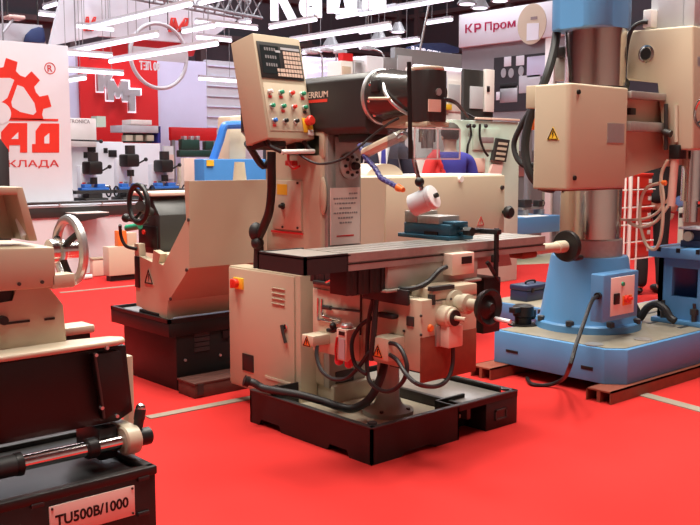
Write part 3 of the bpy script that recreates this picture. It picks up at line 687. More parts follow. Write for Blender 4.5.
# blue motor cap on the column
b = MB(); n = 8; r_ = .315
b.prism([(DX-.024+.235*math.copysign(abs(math.cos(t))**.6, math.cos(t)), DY+.022+.235*math.copysign(abs(math.sin(t))**.6, math.sin(t))) for t in [2*math.pi*i/32 for i in range(32)]], 'z', 2.385, 3.1, .012)
b.build('elevating_gearbox', 'blue', drill)
pxbox(MB(), (556, 47), (567, 57), 5.52, .1, .01).build('limit_switch', 'dark', drill)
pxbox(MB(), (555, 57), (566, 80), 5.55, .06, .006).build('switch_post', 'iron', drill)
# conduit hoses on the left of the sleeve
def hose_(pts, r, m='black_soft', name='conduit_hose', par=drill): return MB().tube(pts, r, 10).build(name, m, par)
hose_([PX(557, 30, 5.5), PX(554, 50, 5.44), PX(547, 75, 5.36), PX(536, 102, 5.33), PX(528, 125, 5.33), PX(525, 150, 5.33), PX(530, 173, 5.34), PX(541, 186, 5.4), PX(553, 189, 5.5)], .031)
hose_([PX(534, 104, 5.35), PX(522, 124, 5.33), PX(514, 143, 5.33), PX(517, 158, 5.33), PX(526, 166, 5.35), PX(538, 163, 5.38)], .02)
# drill head
HX = 6.0
hu = [PX(*p, HX) for p in ((626, 31), (693, 25), (693, 150), (662, 150), (660, 81), (626, 80))]
b = MB(); b.prism([(v.y, v.z) for v in hu], 'x', HX, HX+.5, .016, 3); hd = b.build('drill_head', 'cream', drill)
q = PX(646.5, 54, HX)
b = MB(); b.lathe([(.06, -.01), (.062, .006), (.048, .01)], q, (-1, 0, 0), 32); bz = b.build('port_ring', 'steel', hd)
b = MB(); b.lathe([(.042, 0), (.042, .012)], q, (-1, 0, 0), 28); b.build('port', 'black', bz)
yF = hu[1].y
Bx(HX+.06, HX+.44, yF-.012, yF+.01, 1.85, 2.2, .004).build('head_cover', 'alu', hd)
b = MB(); a = PX(651, 0, HX+.1); q = PX(683, 26, HX+.1); b.box(HX+.1, HX+.36, q.y, a.y, q.z-.02, 2.95, .01); b.build('spindle_motor', 'lgrey', hd)
b = MB(); a = PX(684, 0, HX+.08); q = PX(694, 26, HX+.08); b.box(HX+.08, HX+.4, q.y, a.y, q.z-.02, 2.9, .008); b.build('balance_cover', 'lgrey', hd)
pxbox(MB(), (643, 10), (651, 27), HX+.02, .1, .008).build('gland_box', 'topwhite', hd)
hose_([PX(648, 22, HX+.02), PX(640, 23, HX), PX(632, 29, HX-.03), PX(627, 45, HX-.03), PX(624, 75, HX-.02)], .016)
hose_([PX(624, 78, HX-.1), PX(628, 83, HX-.06), PX(626, 90, HX-.05)], .014)
hw = handwheel(hd, PX(713, 113, HX-.06), (-1, 0, 0), .13, 'steel', .01, 'black')
pxbox(MB(), (669, 145), (679, 159), HX-.02, .1, .006).build('feed_clamp', 'black', hd)
b = MB(); b.cyl(PX(675, 158, HX+.02), PX(671, 206, HX+.02), .028); b.build('feed_rod', 'beige_plate', hd)
b = MB(); b.cyl(PX(664, 132, HX-.05), PX(671, 134, HX-.05), .025); b.cyl(PX(666, 104, HX-.03), PX(666, 150, HX-.03), .014); b.build('clamp_lever', 'dark', hd)
b = MB(); b.cyl(PX(676, 105, HX-.01), PX(676, 142, HX-.01), .014); b.build('index_rod', 'cream_old', hd)
# spindle (mostly out of frame)
b = MB(); b.cyl((HX+.25, yF-.0+.1, 1.2), (HX+.25, yF+.1, 1.58), .07); b.cyl((HX+.25, yF+.1, 1.05), (HX+.25, yF+.1, 1.2), .05); b.build('spindle', 'steel', hd)
pl_ = [PX(668, 160, HX-.03), PX(662, 172, HX-.04), PX(661, 188, HX-.05), PX(663, 210, HX-.06), PX(661, 236, HX-.06), PX(655, 249, HX-.06), PX(646, 244, HX-.06), PX(640, 222, HX-.06), PX(641, 200, HX-.05), PX(648, 187, HX-.04), PX(661, 183, HX-.03)]
hose_(pl_, .012, 'cream_light', 'coolant_line', hd)
hose_([PX(668, 206, HX), PX(655, 222, HX-.06), PX(640, 227, HX-.06), PX(628, 222, HX-.05)], .012, 'cream_light', 'coolant_line', hd)
hose_([PX(662, 185, HX-.06), PX(663, 205, HX-.06), PX(650, 217, HX-.06), PX(630, 220, HX-.05), PX(618, 219, HX-.04)], .01, 'cream_light', 'coolant_line', hd)
MB().cyl(PX(660, 182.5, HX-.04), PX(666, 183, HX-.04), .018).build('line_clip', 'orange', hd)

# steel channel rails under the base
def rail(x0, x1, y, label):
    b = MB(); b.box(x0, x1, y-.09, y+.09, .07, .08); b.box(x0, x1, y-.09, y-.08, 0, .08); b.box(x0, x1, y+.08, y+.09, 0, .08)
    b.box(x0, x1, y-.012, y+.012, .0, .072)
    return tag(b.build('steel_rail', 'rust'), label, 'steel rail', 'red primer rails under the drill')
rail(4.86, 7.4, 3.17, 'red brown steel channel under the front edge of the blue drill base')
rail(4.8, 7.4, 4.07, 'red brown steel channel under the far edge of the blue drill base')

# box table
bt_ = thing('box_table', 'blue cast box table with a square window standing on the drill base', 'work table', (6.5, 3.35, PT+.004))
BX = 6.17; a = PX(659, 262, BX); yk = a.y; q = PX(659, 316, BX)
w0 = PX(672.5, 267, BX); w1 = PX(697, 299, BX); ytop = PX(648, 249, BX-.06)
yn_ = 3.14; zt = ytop.z+.02
b = MB(); z0 = PT+.004
for (ya, yb_, za, zb) in ((yk, w0.y, z0, zt-.07), (w1.y, yn_, z0, zt-.07), (w0.y, w1.y, z0, w1.z), (w0.y, w1.y, w0.z, zt-.07)):
    b.box(BX, BX+.04, ya, yb_, za, zb)
    b.box(BX+.56, BX+.6, ya, yb_, za, zb)
b.box(BX, BX+.6, yk-.04, yk, z0, zt-.07); b.box(BX, BX+.6, yn_, yn_+.04, z0, zt-.07)
bx_ = b.build('table_body', 'blue', bt_)
Bx(BX-.04, BX+.64, yn_-.02, yk+.03, z0, z0+.035, .006).build('foot_flange', 'blue', bt_)
Bx(BX-.06, BX+.66, yn_-.04, ytop.y, zt-.075, zt, .01).build('table_top', 'blue', bt_)
for k in range(3):
    y = yn_+.06+.15*k; b = Bx(BX-.063, BX+.66, y, y+.03, zt-.03, zt+.001); b.build('slot', 'black', bt_)
for y in (yk-.06, yk-.3):
    MB().lathe([(.02, 0), (.02, .05), (.03, .05), (.03, .09), (.012, .095), (.012, .13)], (BX-.02, y, z0+.035), (0, 0, 1), 6).build('clamp_bolt', 'dark', bt_)
# blue vise on the box table
vz = thing('machine_vise', 'small navy machine vise with a pale top on the blue box table', 'vise', (6.5, 3.3, zt))
c = PX(690, 247, BX+.1)
a = PX(680, 246, BX+.08); q = PX(702, 252, BX+.08)
b = MB(); b.box(BX+.08, BX+.3, 3.1, a.y, zt, zt+.05, .006); b.box(BX+.1, BX+.28, 3.1, a.y-.01, zt+.05, zt+.13, .006); b.build('vise_body', 'blue_dark', vz)
Bx(BX+.06, BX+.3, 3.12, a.y+.01, zt+.13, zt+.145, .004).build('vise_top', 'lgrey', vz)
b = MB(); b.cyl((BX+.07, a.y-.06, zt+.08), (BX+.1, a.y-.06, zt+.08), .035); b.build('screw_boss', 'cream_old', vz)

# toolbox on a second blue plate to the left
sl = thing('steel_base_plate', 'low blue steel plate under the toolbox left of the drill column', 'base plate', (7.2, 5.8, 0))
a = PZ(498, 320, .0); b = MB()
t0 = PZ(498, 302, .16); b.box(t0.x, t0.x+1.5, t0.y-.55, t0.y+.15, .0, .16, .006); so = b.build('plate', 'blue', sl)
Bx(t0.x+.02, t0.x+1.48, t0.y-.53, t0.y+.13, .159, .163).build('plate_top', 'worn_top', sl)
tc = PZ(530, 299, .163)
tbx = thing('toolbox', 'small dark blue toolbox with black handle on the blue steel plate', 'toolbox', (tc.x, tc.y, .163))
L_, W_, H_ = .36, .2, .17
b = MB(); b.box(tc.x-L_/2, tc.x+L_/2, tc.y-W_/2, tc.y+W_/2, .163, .163+.1, .008); b.build('toolbox_body', 'blue_dark', tbx)
b = MB(); b.box(tc.x-L_/2-.006, tc.x+L_/2+.006, tc.y-W_/2-.006, tc.y+W_/2+.006, .263, .315, .012); b.build('toolbox_lid', 'blue_dark', tbx)
b = MB(); b.tube([(tc.x-.07, tc.y, .31), (tc.x-.06, tc.y, .34), (tc.x+.06, tc.y, .34), (tc.x+.07, tc.y, .31)], .01, 8, 3); b.build('carry_handle', 'black', tbx)
for dx in (-.1, .1): Bx(tc.x+dx-.02, tc.x+dx+.02, tc.y-W_/2-.012, tc.y-W_/2, .25, .29, .002).build('latch', 'black', tbx)
# ================================================================== WHITE LATHE BEHIND (seen from its rear)
bl = thing('rear_guarded_lathe', 'long white lathe seen from behind, its black stand left of the milling machine', 'lathe', (4.2, 5.4, 0))
LY, LX = 5.13, 2.99
b = MB(); b.box(LX+.06, LX+1.3, LY+.015, 5.85, .0, .38, .006); b.box(LX, LX+1.45, LY, 5.92, .36, .45, .006); st = b.build('stand', 'black', bl)
b = MB(); b.box(LX, LX+1.45, LY, LY+.02, .45, .475); b.box(LX, LX+.02, LY, 5.92, .45, .475); b.box(LX, LX+1.45, 5.9, 5.92, .45, .475); b.build('stand_lip', 'black', st)
Bx(LX+.03, LX+1.4, LY+.03, 5.89, .45, .456).build('stand_top', 'mgrey', st)
for k in range(4):
    a = PY(193, 333+k*5, LY+.03); q = PY(208, 334.5+k*5, LY+.03); Bx(a.x, q.x, LY+.01, LY+.02, q.z, a.z).build('louvre', 'char', st)
for p in ((184, 326), (185, 360), (219, 322), (220, 355)):
    q = PY(*p, LY+.015); MB().cyl((q.x, LY+.02, q.z), (q.x, LY+.006, q.z), .009).build('screw', 'alu', st)
pybox(MB(), (223, 331), (230, 337), LY+.0, .02).build('latch', 'black', st)
GX, GY = 3.05, 4.89
g0 = PX(192, 181, GX); g1 = PX(192, 268, GX); g2 = PX(171, 301, GX); g3 = PX(169, 318, GX)
GZ1 = g0.z; GYr = g0.y
xr = PY(505, 200, GYr).x
yb2 = g3.y
end = [PX(*p, GX) for p in ((192, 181), (192, 268), (171, 301), (169, 319), (139, 305), (137, 243), (141, 244), (142, 256), (155, 262), (156, 250), (163, 254), (161, 263), (166, 265), (189, 219), (187, 181))]
b = MB(); b.prism([(v.y, v.z) for v in end], 'x', GX-.02, GX+.03); eg = b.build('end_plate', 'cream', bl)
triangle_sign(eg, PX(149, 277, GX-.022), (0, -1, 0), (0, 0, 1), .11, 'cream_old')
for p in ((189, 220), (187, 270), (171, 299)):
    q = PX(*p, GX-.02); MB().cyl(q, q+Vector((-.008, 0, 0)), .011).build('screw', 'dark', eg)
b = MB(); b.prism([(g0.y, g0.z), (g1.y, g1.z), (g2.y, g2.z), (g3.y, g3.z), (g3.y+.04, g3.z), (g2.y+.04, g2.z), (g1.y+.03, g1.z), (g0.y+.03, g0.z)], 'x', GX+.03, 4.7)
b.build('splash_guard', 'cream', bl)
b = MB(); b.box(4.7, xr, GYr, GYr+.6, .72, GZ1, .012); hs_ = b.build('headstock', 'cream', bl)
b = MB(); b.box(4.2, xr-.02, GYr+.02, GYr+.58, GZ1-.01, GZ1+.012, .004); b.build('headstock_lit_top', 'topwhite', hs_)  # overhead light on the headstock top is painted as a white sheet
a = PY(366, 177, GYr+.1); q = PY(397, 177, GYr+.1); cx = (a.x+q.x)/2
b = MB(); b.prism([(cx+.19*math.cos(math.pi*i/14), GZ1+.1*math.sin(math.pi*i/14)) for i in range(15)], 'y', GYr+.06, GYr+.5, .004); b.build('chuck_guard', 'cream_light', bl)
triangle_sign(hs_, PY(480.5, 221, GYr-.002), (1, 0, 0), (0, 0, 1), .085, 'cream')
q = PY(503, 212, GYr); MB().lathe([(.015, 0), (.015, .03), (.05, .04), (.055, .07), (.04, .09)], (q.x, GYr, q.z), (0, -1, 0), 20).build('knob', 'black', hs_)
q = PY(460, 179, GYr); MB().cyl((q.x, GYr, q.z), (q.x, GYr-.02, q.z), .025).build('oil_plug', 'topwhite', hs_)
q = PY(504, 187.5, GYr); MB().cyl((q.x-.03, GYr, q.z), (q.x-.03, GYr-.015, q.z), .018).build('screw', 'dark', hs_)
b = MB(); b.box(4.75, 5.6, GYr+.1, GYr+.6, 0, .72, .006); b.build('headstock_stand', 'black', bl)
# bed and tailstock end
b = MB(); b.box(GX+.04, 4.8, GYr+.28, GYr+.52, .76, .88, .006); b.build('bed', 'cream_old', bl)
ty = PX(160, 240, GX+.02).y
def pp(*k): return [(v.y, v.z) for v in (PX(*p, GX+.05) for p in k)]
TX_ = 3.13; tc_ = PX(159.5, 215, TX_); tl_ = PX(139, 226, TX_)
b = MB(); b.box(TX_, TX_+.5, tc_.y, tl_.y, .86, tc_.z, .008)
b.prism([(tc_.y+.0, tc_.z-.005), (tl_.y, tc_.z-.005), (tl_.y, PX(148, 197, TX_).z), (PX(152, 200, TX_).y, PX(152, 199, TX_).z)], 'x', TX_, TX_+.45, .006)
ts = b.build('tailstock', 'char', bl)
MB().box(TX_-.012, TX_+.005, tc_.y+.02, tl_.y-.01, .9, PX(150, 226, TX_).z, .004).build('tailstock_black_face', 'black', ts)  # black sheet over the left-hand face of the tailstock
a = PX(150, 196, TX_); b = MB(); b.box(TX_-.03, TX_+.6, a.y-.06, tl_.y+.08, a.z, a.z+.025, .006); b.build('tool_tray', 'sticker', ts)
b = MB(); q = PX(144.5, 232, TX_-.012); b.cyl(q, q+Vector((-.012, 0, 0)), .016); b.build('indicator', 'red', ts)
handwheel(bl, PX(138.5, 204, GX-.22), (-1, 0, 0), .118, 'black', .016, 'black', 'tailstock_handwheel', 3, None, .05, .5)
MB().cyl(PX(140, 206, GX-.25), PX(150, 212, GX+.05), .03).build('handwheel_shaft', 'dark', bl)
b = MB(); b.cyl(PX(127, 228, GX-.12), PX(140, 226, GX-.1), .022); b.build('lever_grip', 'green', bl)
b = MB(); b.ball(PX(126, 218, GX-.1), .03, 12); b.tube([PX(127, 219, GX-.1), PX(140, 221, GX-.05), PX(148, 221, GX)], .014); b.tube([PX(120, 225, GX-.12), PX(121, 236, GX-.1), PX(126, 246, GX-.08), PX(137, 249, GX-.02)], .012); b.build('clamp_lever', 'black', bl)
pxbox(MB(), (134, 256), (139, 288), GX-.03, .05, .004).build('end_bracket', 'black', bl)
pxbox(MB(), (139, 309), (158, 318), GX-.03, .05, .004).build('coolant_gutter', 'black', bl)
# wooden skid in front of its stand
k0 = PZ(195, 399, 0); kz = .1
sk = thing('wooden_platform', 'low dark brown wooden platform at the foot of the white lathe stand', 'platform', (k0.x+.4, k0.y+.1, 0))
k1 = PZ(181, 377, .09)
b = MB(); b.box(k0.x, k0.x+.9, k0.y, k0.y+.2, .0, .085, .004); b.build('platform_body', 'wood', sk)
for i in range(3): Bx(k0.x-.006, k0.x+.9, k0.y-.005+.07*i, k0.y+.063+.07*i, .085, .1, .003).build('plank', 'wood', sk)
for dx in (.02, .5): Bx(k0.x+dx, k0.x+dx+.04, k0.y-.008, k0.y, .02, .09).build('metal_strap', 'dark', sk)

# ================================================================== FOREGROUND LATHE (left)
FY, FX = 2.6, 1.0
c = PY(155.5, 465, FY); FX = c.x; FZ = c.z
fl = thing('bench_lathe', 'cream and black lathe cropped by the left edge in the foreground', 'lathe', (FX-.8, FY+.25, 0))
XL = FX-2.0
b = MB(); b.box(XL, FX, FY, FY+.55, 0, FZ-.02, .006); fst = b.build('stand', 'black', fl)
b = MB(); b.box(XL, FX+.004, FY-.006, FY+.03, FZ-.03, FZ, .006); b.box(FX-.03, FX+.004, FY, FY+.55, FZ-.03, FZ, .006); b.box(XL, FX, FY+.52, FY+.556, FZ-.03, FZ, .006); b.build('stand_lip', 'black', fst)
for p in ((143, 478), (143, 513), (37, 505)):
    q = PY(*p, FY); b = MB(); b.box(q.x-.02, q.x+.02, FY-.008, FY+.002, q.z-.007, q.z+.007, .002); b.build('slot', 'black_soft', fst)
a = PY(49, 508, FY-.004); q = PY(135, 514, FY-.004); z1 = PY(135, 484.5, FY).z
z0 = PY(135.5, 514, FY).z
npl = Bx(a.x, q.x, FY-.006, FY, z0, z1, .001).build('name_plate', 'pinkplate', fl, label='pinkish metal model plate')
wd = q.x-a.x; hh = z1-z0
text('lettering', 'TU500B/1000', (a.x+wd*.06, FY-.006, z0+hh*.33), (1, 0, 0), (0, 0, 1), wd*.86, hh*.36, 'black', npl, .001, .03)
for dx in (.03, .97):
    for dz in (.08, .92): MB().cyl((a.x+wd*dx, FY-.006, z0+hh*dz), (a.x+wd*dx, FY-.009, z0+hh*dz), .004, seg=8).build('rivet', 'dark', npl)
# control rod in its brackets
RY = FY+.12
r0 = PY(-30, 474, RY); r1 = PY(123, 441, RY); rz = r1.z
rd = MB().cyl((XL, RY, rz), (r1.x, RY, rz), .024, seg=24).build('control_rod', 'chrome', fl)
a = PY(0, 470, RY); q = PY(21, 463, RY); MB().lathe([(.035, 0), (.037, .01), (.037, .02)], (q.x-.02, RY, rz), (1, 0, 0), 24).build('rod_sleeve', 'black', rd)
MB().cyl((XL+.1, RY, rz), (q.x, RY, rz), .033, seg=24).build('rod_cover', 'black_soft', rd)
q = PY(91, 449, RY); MB().lathe([(.03, 0), (.034, .006), (.034, .034), (.03, .04)], (q.x-.02, RY, rz), (1, 0, 0), 24).build('rod_collar', 'black', rd)
q = PY(130, 440, RY)
b = MB(); b.lathe([(.042, 0), (.048, .006), (.048, .05), (.042, .055)], (q.x-.03, RY, rz), (1, 0, 0), 28); b.box(q.x-.025, q.x+.02, RY, RY+.12, rz-.045, rz+.05, .008); b.build('rod_bracket', 'cream_light', fl)
b = MB(); b.box(q.x-.1, q.x-.03, RY+.02, RY+.2, rz-.06, rz+.05, .01); b.build('bracket_base', 'black', fl)
q = PY(145, 437, RY); b = MB(); b.lathe([(.026, 0), (.03, .01), (.03, .05), (.024, .055)], (q.x-.035, RY, rz), (1, 0, 0), 20); lev = b.build('shift_lever', 'black', fl)
b = MB(); k = PY(137, 434, RY); t_ = PY(140.5, 409, RY); b.tube([k, k.lerp(t_, .3), k.lerp(t_, .6), t_], [.012]*6+[.017]*6+[.019]*7, 12, 6); b.build('lever_grip', 'black_soft', lev)
MB().ball(PY(140.5, 408, RY), .017, 12).build('grip_cap', 'steel', lev)
# black chip apron with cream rail
UY = FY+.16
t0 = PY(110, 345, UY); t1 = PY(133, 418, UY-.02); zb = PY(60, 436, UY).z
zt_ = PY(118, 340, UY).z
zb = PY(118, 421, UY).z; t1 = PY(133, 411, UY)
b = MB(); b.prism([(XL, zb), (PY(119, 420, UY).x, zb), (t1.x, t1.z), (PY(126, 345, UY).x, zt_-.02), (XL, zt_-.02)], 'y', UY, UY+.05, .004); ap_ = b.build('chip_apron', 'black', fl)
u0 = PY(93, 350, UY-.03); b = MB(); b.prism([(u0.x, zt_-.03), (PY(121, 345, UY-.03).x, zt_-.03), (PY(130, 408, UY-.03).x, PY(130, 408, UY-.03).z), (PY(104, 420, UY-.03).x, PY(104, 420, UY-.03).z)], 'y', UY-.03, UY, .003); b.build('apron_end', 'black', ap_)
b = MB(); b.tube([PY(94.5, 353, UY-.034), PY(101, 395, UY-.034), PY(104, 418, UY-.034)], .005, 8, 1); b.build('apron_seam', 'dark', ap_)
for p in ((107, 348), (96, 355), (102, 408), (117, 416)):
    q = PY(*p, UY-.034); MB().cyl((q.x, q.y+.01, q.z), (q.x, q.y-.005, q.z), .006, seg=10).build('screw', 'alu', ap_)
ra = PY(128, 338, UY-.02)
b = MB(); b.prism([(XL, UY-.035), (ra.x-.05, UY-.035), (ra.x-.01, UY-.02), (ra.x, UY+.01), (ra.x-.03, UY+.05), (ra.x-.3, UY+.09), (XL, UY+.19)], 'z', zt_-.012, zt_+.008, .008, 3); b.build('apron_rail', 'cream_light', fl, label='smooth white rail along the apron top')
# rear rail end
q = PY(88, 325, UY+.36); b = MB(); b.box(XL, q.x, UY+.3, UY+.4, q.z-.02, q.z+.01, .008); rr = b.build('rear_rail', 'cream_light', fl)
Bx(XL, q.x-.01, UY+.32, UY+.38, q.z-.1, q.z-.02, .004).build('rear_rail_web', 'black', rr)
# cream bed / tailstock body
BY = FY+.22
def fp(*k, Y=BY): return [(v.x, v.z) for v in (PY(*p, Y) for p in k)]
b = MB(); b.prism(fp((-60, 350), (68, 350), (64, 305), (45, 281), (15, 284), (15, 303), (-60, 310)), 'y', BY, BY+.3, .008); bd = b.build('bed', 'cream', fl)
for p0, p1 in (((6, 324), (30, 321)), ((45, 320), (55, 318.5))):
    a = PY(*p0, BY-.004); q = PY(*p1, BY-.004); MB().box(a.x, q.x, BY-.004, BY+.01, q.z-.003, q.z+.004).build('scale_slot', 'black', bd)
q = PY(2, 320, BY); MB().cyl((q.x, BY, q.z), (q.x, BY-.02, q.z), .014).build('knob', 'black', bd)
Bx(XL, PY(14, 300, BY+.02).x, BY+.01, BY+.28, PY(14, 306, BY).z, PY(14, 284, BY).z).build('bed_recess', 'black', bd)
b = MB(); TYb = BY-.03
b.prism(fp((-60, 250), (55, 247), (57, 287), (-60, 297), Y=TYb), 'y', TYb, TYb+.34, .008); tl = b.build('tailstock', 'cream', fl)
for p in ((19, 284), (42, 282)):
    q = PY(*p, TYb); MB().cyl((q.x, TYb, q.z), (q.x, TYb-.004, q.z), .006, seg=10).build('screw', 'dark', tl)
# hopper-like open cover on top: four walls
def quad_wall(p, q, r, s, th=.02): 
    return [p, q, r, s]
h0 = PY(-60, 250, TYb+.02); 
zt2 = PY(10, 187, TYb+.2).z; zt1 = PY(55, 247, TYb).z
xa_, xb_ = PY(-60, 240, TYb).x, PY(38, 238, TYb+.02).x; xc_, xd2 = xa_, PY(22, 187, TYb+.2).x
b = MB()
y0_, y1_ = TYb+.0, TYb+.2
yh = TYb+.04
b.prism(fp((29, 241), (38, 241), (23, 187), (15, 187), Y=yh), 'y', yh, yh+.13, .004)
b.prism(fp((-60, 187), (17, 187), (19, 195), (-60, 195), Y=yh), 'y', yh, yh+.13, .004)
b.prism(fp((-60, 187), (22, 187), (37, 241), (-60, 241), Y=yh), 'y', yh+.12, yh+.14)
b.build('cover_hood', 'cream', tl, label='cream hood open towards the front')
q0 = PY(20, 222, TYb+.1); b = MB(); b.cyl(PY(27, 237, TYb+.06), PY(21, 219, TYb+.1), .018); b.build('paper_roll', 'white', tl)
hub = PY(70, 250, BY+.13)
WX = hub.x
wh = handwheel(fl, hub, (1, 0, 0), .105, 'alu', .016, 'black', 'tailstock_handwheel', 3, None, .03, .9)
b = MB(); xx = PY(55, 262, BY+.13).x; b.lathe([(.04, 0), (.042, .03), (.038, .05), (.028, .055), (.028, .1)], (xx-.02, hub.y, hub.z), (1, 0, 0), 24); b.build('quill_collar', 'steel', wh)
b = MB(); q = PY(58, 280, TYb+.02); b.box(q.x-.03, q.x+.05, TYb+.0, TYb+.06, q.z-.025, q.z+.02, .006); b.build('clamp_lug', 'cream_light', tl)
b = MB(); b.box(PY(127, 370, UY+.08).x, PY(133.5, 370, UY+.08).x, UY+.08, UY+.12, 0, PY(130, 356, UY+.08).z, .004); b.build('rear_leg', 'cream', fl)
# ================================================================== PEOPLE
def skin_mesh(nodes, edges, root=0, sub=2):
    me = bpy.data.meshes.new('s'); me.from_pydata([n[0] for n in nodes], edges, []); me.update()
    ob = bpy.data.objects.new('s', me); COL.objects.link(ob)
    ob.modifiers.new('k', 'SKIN'); 
    for i, n in enumerate(nodes):
        r = n[1]; r = r if isinstance(r, tuple) else (r, r); sv = me.skin_vertices[0].data[i]; sv.radius = r; sv.use_root = (i == root)
    m = ob.modifiers.new('u', 'SUBSURF'); m.levels = sub; m.render_levels = sub
    dg = bpy.context.evaluated_depsgraph_get(); out = bpy.data.meshes.new_from_object(ob.evaluated_get(dg))
    bpy.data.objects.remove(ob); bpy.data.meshes.remove(me); return out
def person(label, loc, face, jacket, trousers, hairm='hair', shirt=None, tie=None, arms='down', group=None, stripe=None, scale=1.1):
    """face = heading of the nose, radians about Z from +X"""
    root = thing('person', label, 'person', loc, group)
    T = Matrix.Translation(Vector(loc)) @ Matrix.Rotation(face-math.pi/2, 4, 'Z') @ Matrix.Scale(scale, 4)
    def J(el, wr, s): return [((s*.195, -.01, 1.43), .055), ((s*.235, el[0]*.3, 1.28), .048), ((s*(.25), el[0], 1.12), .042), ((s*wr[0], wr[1], wr[2]), .03), ((s*wr[0]*.98, wr[1]+.05, wr[2]-.07), .034)]
    el, wr = ((-.03,), (.27, .05, .87)) if arms == 'down' else ((-.02,), (.12, .26, 1.1))
    nodes = [((0, 0, .98), (.15, .11)), ((0, .0, 1.12), (.14, .1)), ((0, -.005, 1.3), (.16, .11)), ((0, -.01, 1.44), (.1, .075)), ((0, 0, 1.52), .052), ((0, .015, 1.6), (.07, .08)), ((0, .02, 1.68), (.075, .09)), ((0, .01, 1.745), (.045, .055))]
    edges = [(i, i+1) for i in range(7)]
    tors = list(nodes)
    def add(chain, at):
        k = len(nodes); nodes.extend(chain); edges.append((at, k)); edges.extend((k+i, k+i+1) for i in range(len(chain)-1))
    for s in (-1, 1):
        add(J(el, wr, s), 3)
        add([((s*.095, 0, .9), .09), ((s*.1, .02, .5), .06), ((s*.105, -.02, .28), .05), ((s*.11, -.02, .08), .036), ((s*.12, .1, .035), (.036, .026)), ((s*.125, .16, .03), (.03, .02))], 0)
    me = skin_mesh(nodes, edges)
    b = MB(); b.m = T; b.bm.from_mesh(me); b.bm.transform(T); bpy.data.meshes.remove(me)
    # facial features and fingers joined into the body mesh
    b.ball((0, .115, 1.645), .016, 8, (.9, 1.1, 1.3)); 
    for s in (-1, 1):
        b.ball((s*.078, .01, 1.65), .022, 8, (.4, .8, 1.3)); b.ball((s*.03, .097, 1.67), .01, 8)
        h = Vector((s*wr[0]*.98, wr[1]+.05, wr[2]-.07))
        for k in range(4):
            p = h+Vector((0, (k-1.5)*.018+.0, -.02)); b.tube([p, p+Vector((-s*.004, .008, -.035)), p+Vector((-s*.014, .02, -.065+.004*abs(k-1.5)))], .0085, 6, 2)
        b.tube([h+Vector((-s*.01, .03, .01)), h+Vector((-s*.02, .05, -.015)), h+Vector((-s*.022, .055, -.04))], .009, 6, 2)
    b.box(-.025, .025, .096, .104, 1.597, 1.605, .002)
    body = b.build('body', 'skin', root, sharp=80)
    def shell(nd, ed, name, m, lab=None):
        me = skin_mesh(nd, ed); q = MB(); q.bm.from_mesh(me); q.bm.transform(T); bpy.data.meshes.remove(me); return q.build(name, m, root, lab, sharp=80)
    nd = [((0, 0, .86), (.17, .125)), ((0, 0, 1.0), (.168, .125)), ((0, 0, 1.15), (.158, .118)), ((0, -.005, 1.32), (.178, .125)), ((0, -.01, 1.455), (.115, .09)), ((0, -.004, 1.5), (.062, .062))]
    ed = [(i, i+1) for i in range(5)]
    for s in (-1, 1):
        ch = [(p, r+.016) for p, r in J(el, wr, s)[:4]]; k = len(nd); nd += ch; ed.append((4, k)); ed += [(k+i, k+i+1) for i in range(3)]
    jk = shell(nd, ed, 'jacket', jacket)
    for s in (-1, 1):
        nd = [((s*.085, 0, .95), (.1, .11)), ((s*.1, .01, .72), .088), ((s*.105, .015, .48), .074), ((s*.108, -.02, .25), .066), ((s*.11, -.02, .07), .058)]
        shell(nd, [(i, i+1) for i in range(4)], 'trouser_leg', trousers)
        q = MB(); q.m = T; q.ball((s*.12, .07, .045), .052, 12, (.9, 2.6, .85)); q.build('shoe', 'black', root)
    q = MB(); q.m = T; q.ball((0, .0, 1.7), .1, 16, (.93, 1.05, .95)); hm = q
    for v in hm.bm.verts:
        l = T.inverted() @ v.co
        if l.y > .05 and l.z < 1.735: v.co = T @ Vector((l.x*.9, .05, l.z))
        if l.z < 1.63: v.co = T @ Vector((l.x, l.y*.9, 1.63))
    hm.build('hair', hairm, root)
    if shirt:
        q = MB(); q.m = T; q.prism([(-.06, 1.49), (.06, 1.49), (.012, 1.22), (-.012, 1.22)], 'y', .1, .128, .004); sh = q.build('shirt', shirt, root)
        q = MB(); q.m = T; q.prism([(-.016, 1.475), (.016, 1.475), (.024, 1.25), (0, 1.22), (-.024, 1.25)], 'y', .128, .136, .002); q.build('tie', tie, sh)
    if stripe:
        nd = [((-.05, -.012, 1.44), (.1, .1)), ((-.1, -.012, 1.3), (.1, .132)), ((-.1, 0, 1.15), (.085, .125)), ((-.1, 0, .95), (.09, .13))]; ed = [(0, 1), (1, 2), (2, 3)]
        ch = [(p, r+.024) for p, r in J(el, wr, -1)[:4]]; nd += ch; ed += [(0, 4), (4, 5), (5, 6), (6, 7)]
        me = skin_mesh(nd, ed); q = MB(); q.bm.from_mesh(me); q.bm.transform(T); bpy.data.meshes.remove(me); q.build('side_panel', stripe, jk, 'red side and sleeve', sharp=80)
    return root
def floor_at(px, D): p = PD(px, 262, D); return (p.x, p.y, 0)
v = -math.degrees(YAW)
camdir = math.atan2(-FLAT.y, -FLAT.x)
person('person in a dark navy suit, white shirt and blue tie standing behind the milling machine', floor_at(381, 8.7), camdir+.1, 'suit', 'suit', 'hair', 'white', 'jacketblue')
person('person in a blue jacket with one red sleeve, seen from behind through the clear guard', floor_at(449, 9.4), camdir+math.pi+.3, 'jacketblue', 'blackcloth', 'hair', stripe='jacketred', scale=1.04)
person('person in black clothes standing behind the drill column, only legs and side in view', floor_at(651, 10.2), camdir+math.pi+.2, 'blackcloth', 'blackcloth', 'hair', scale=1.14)
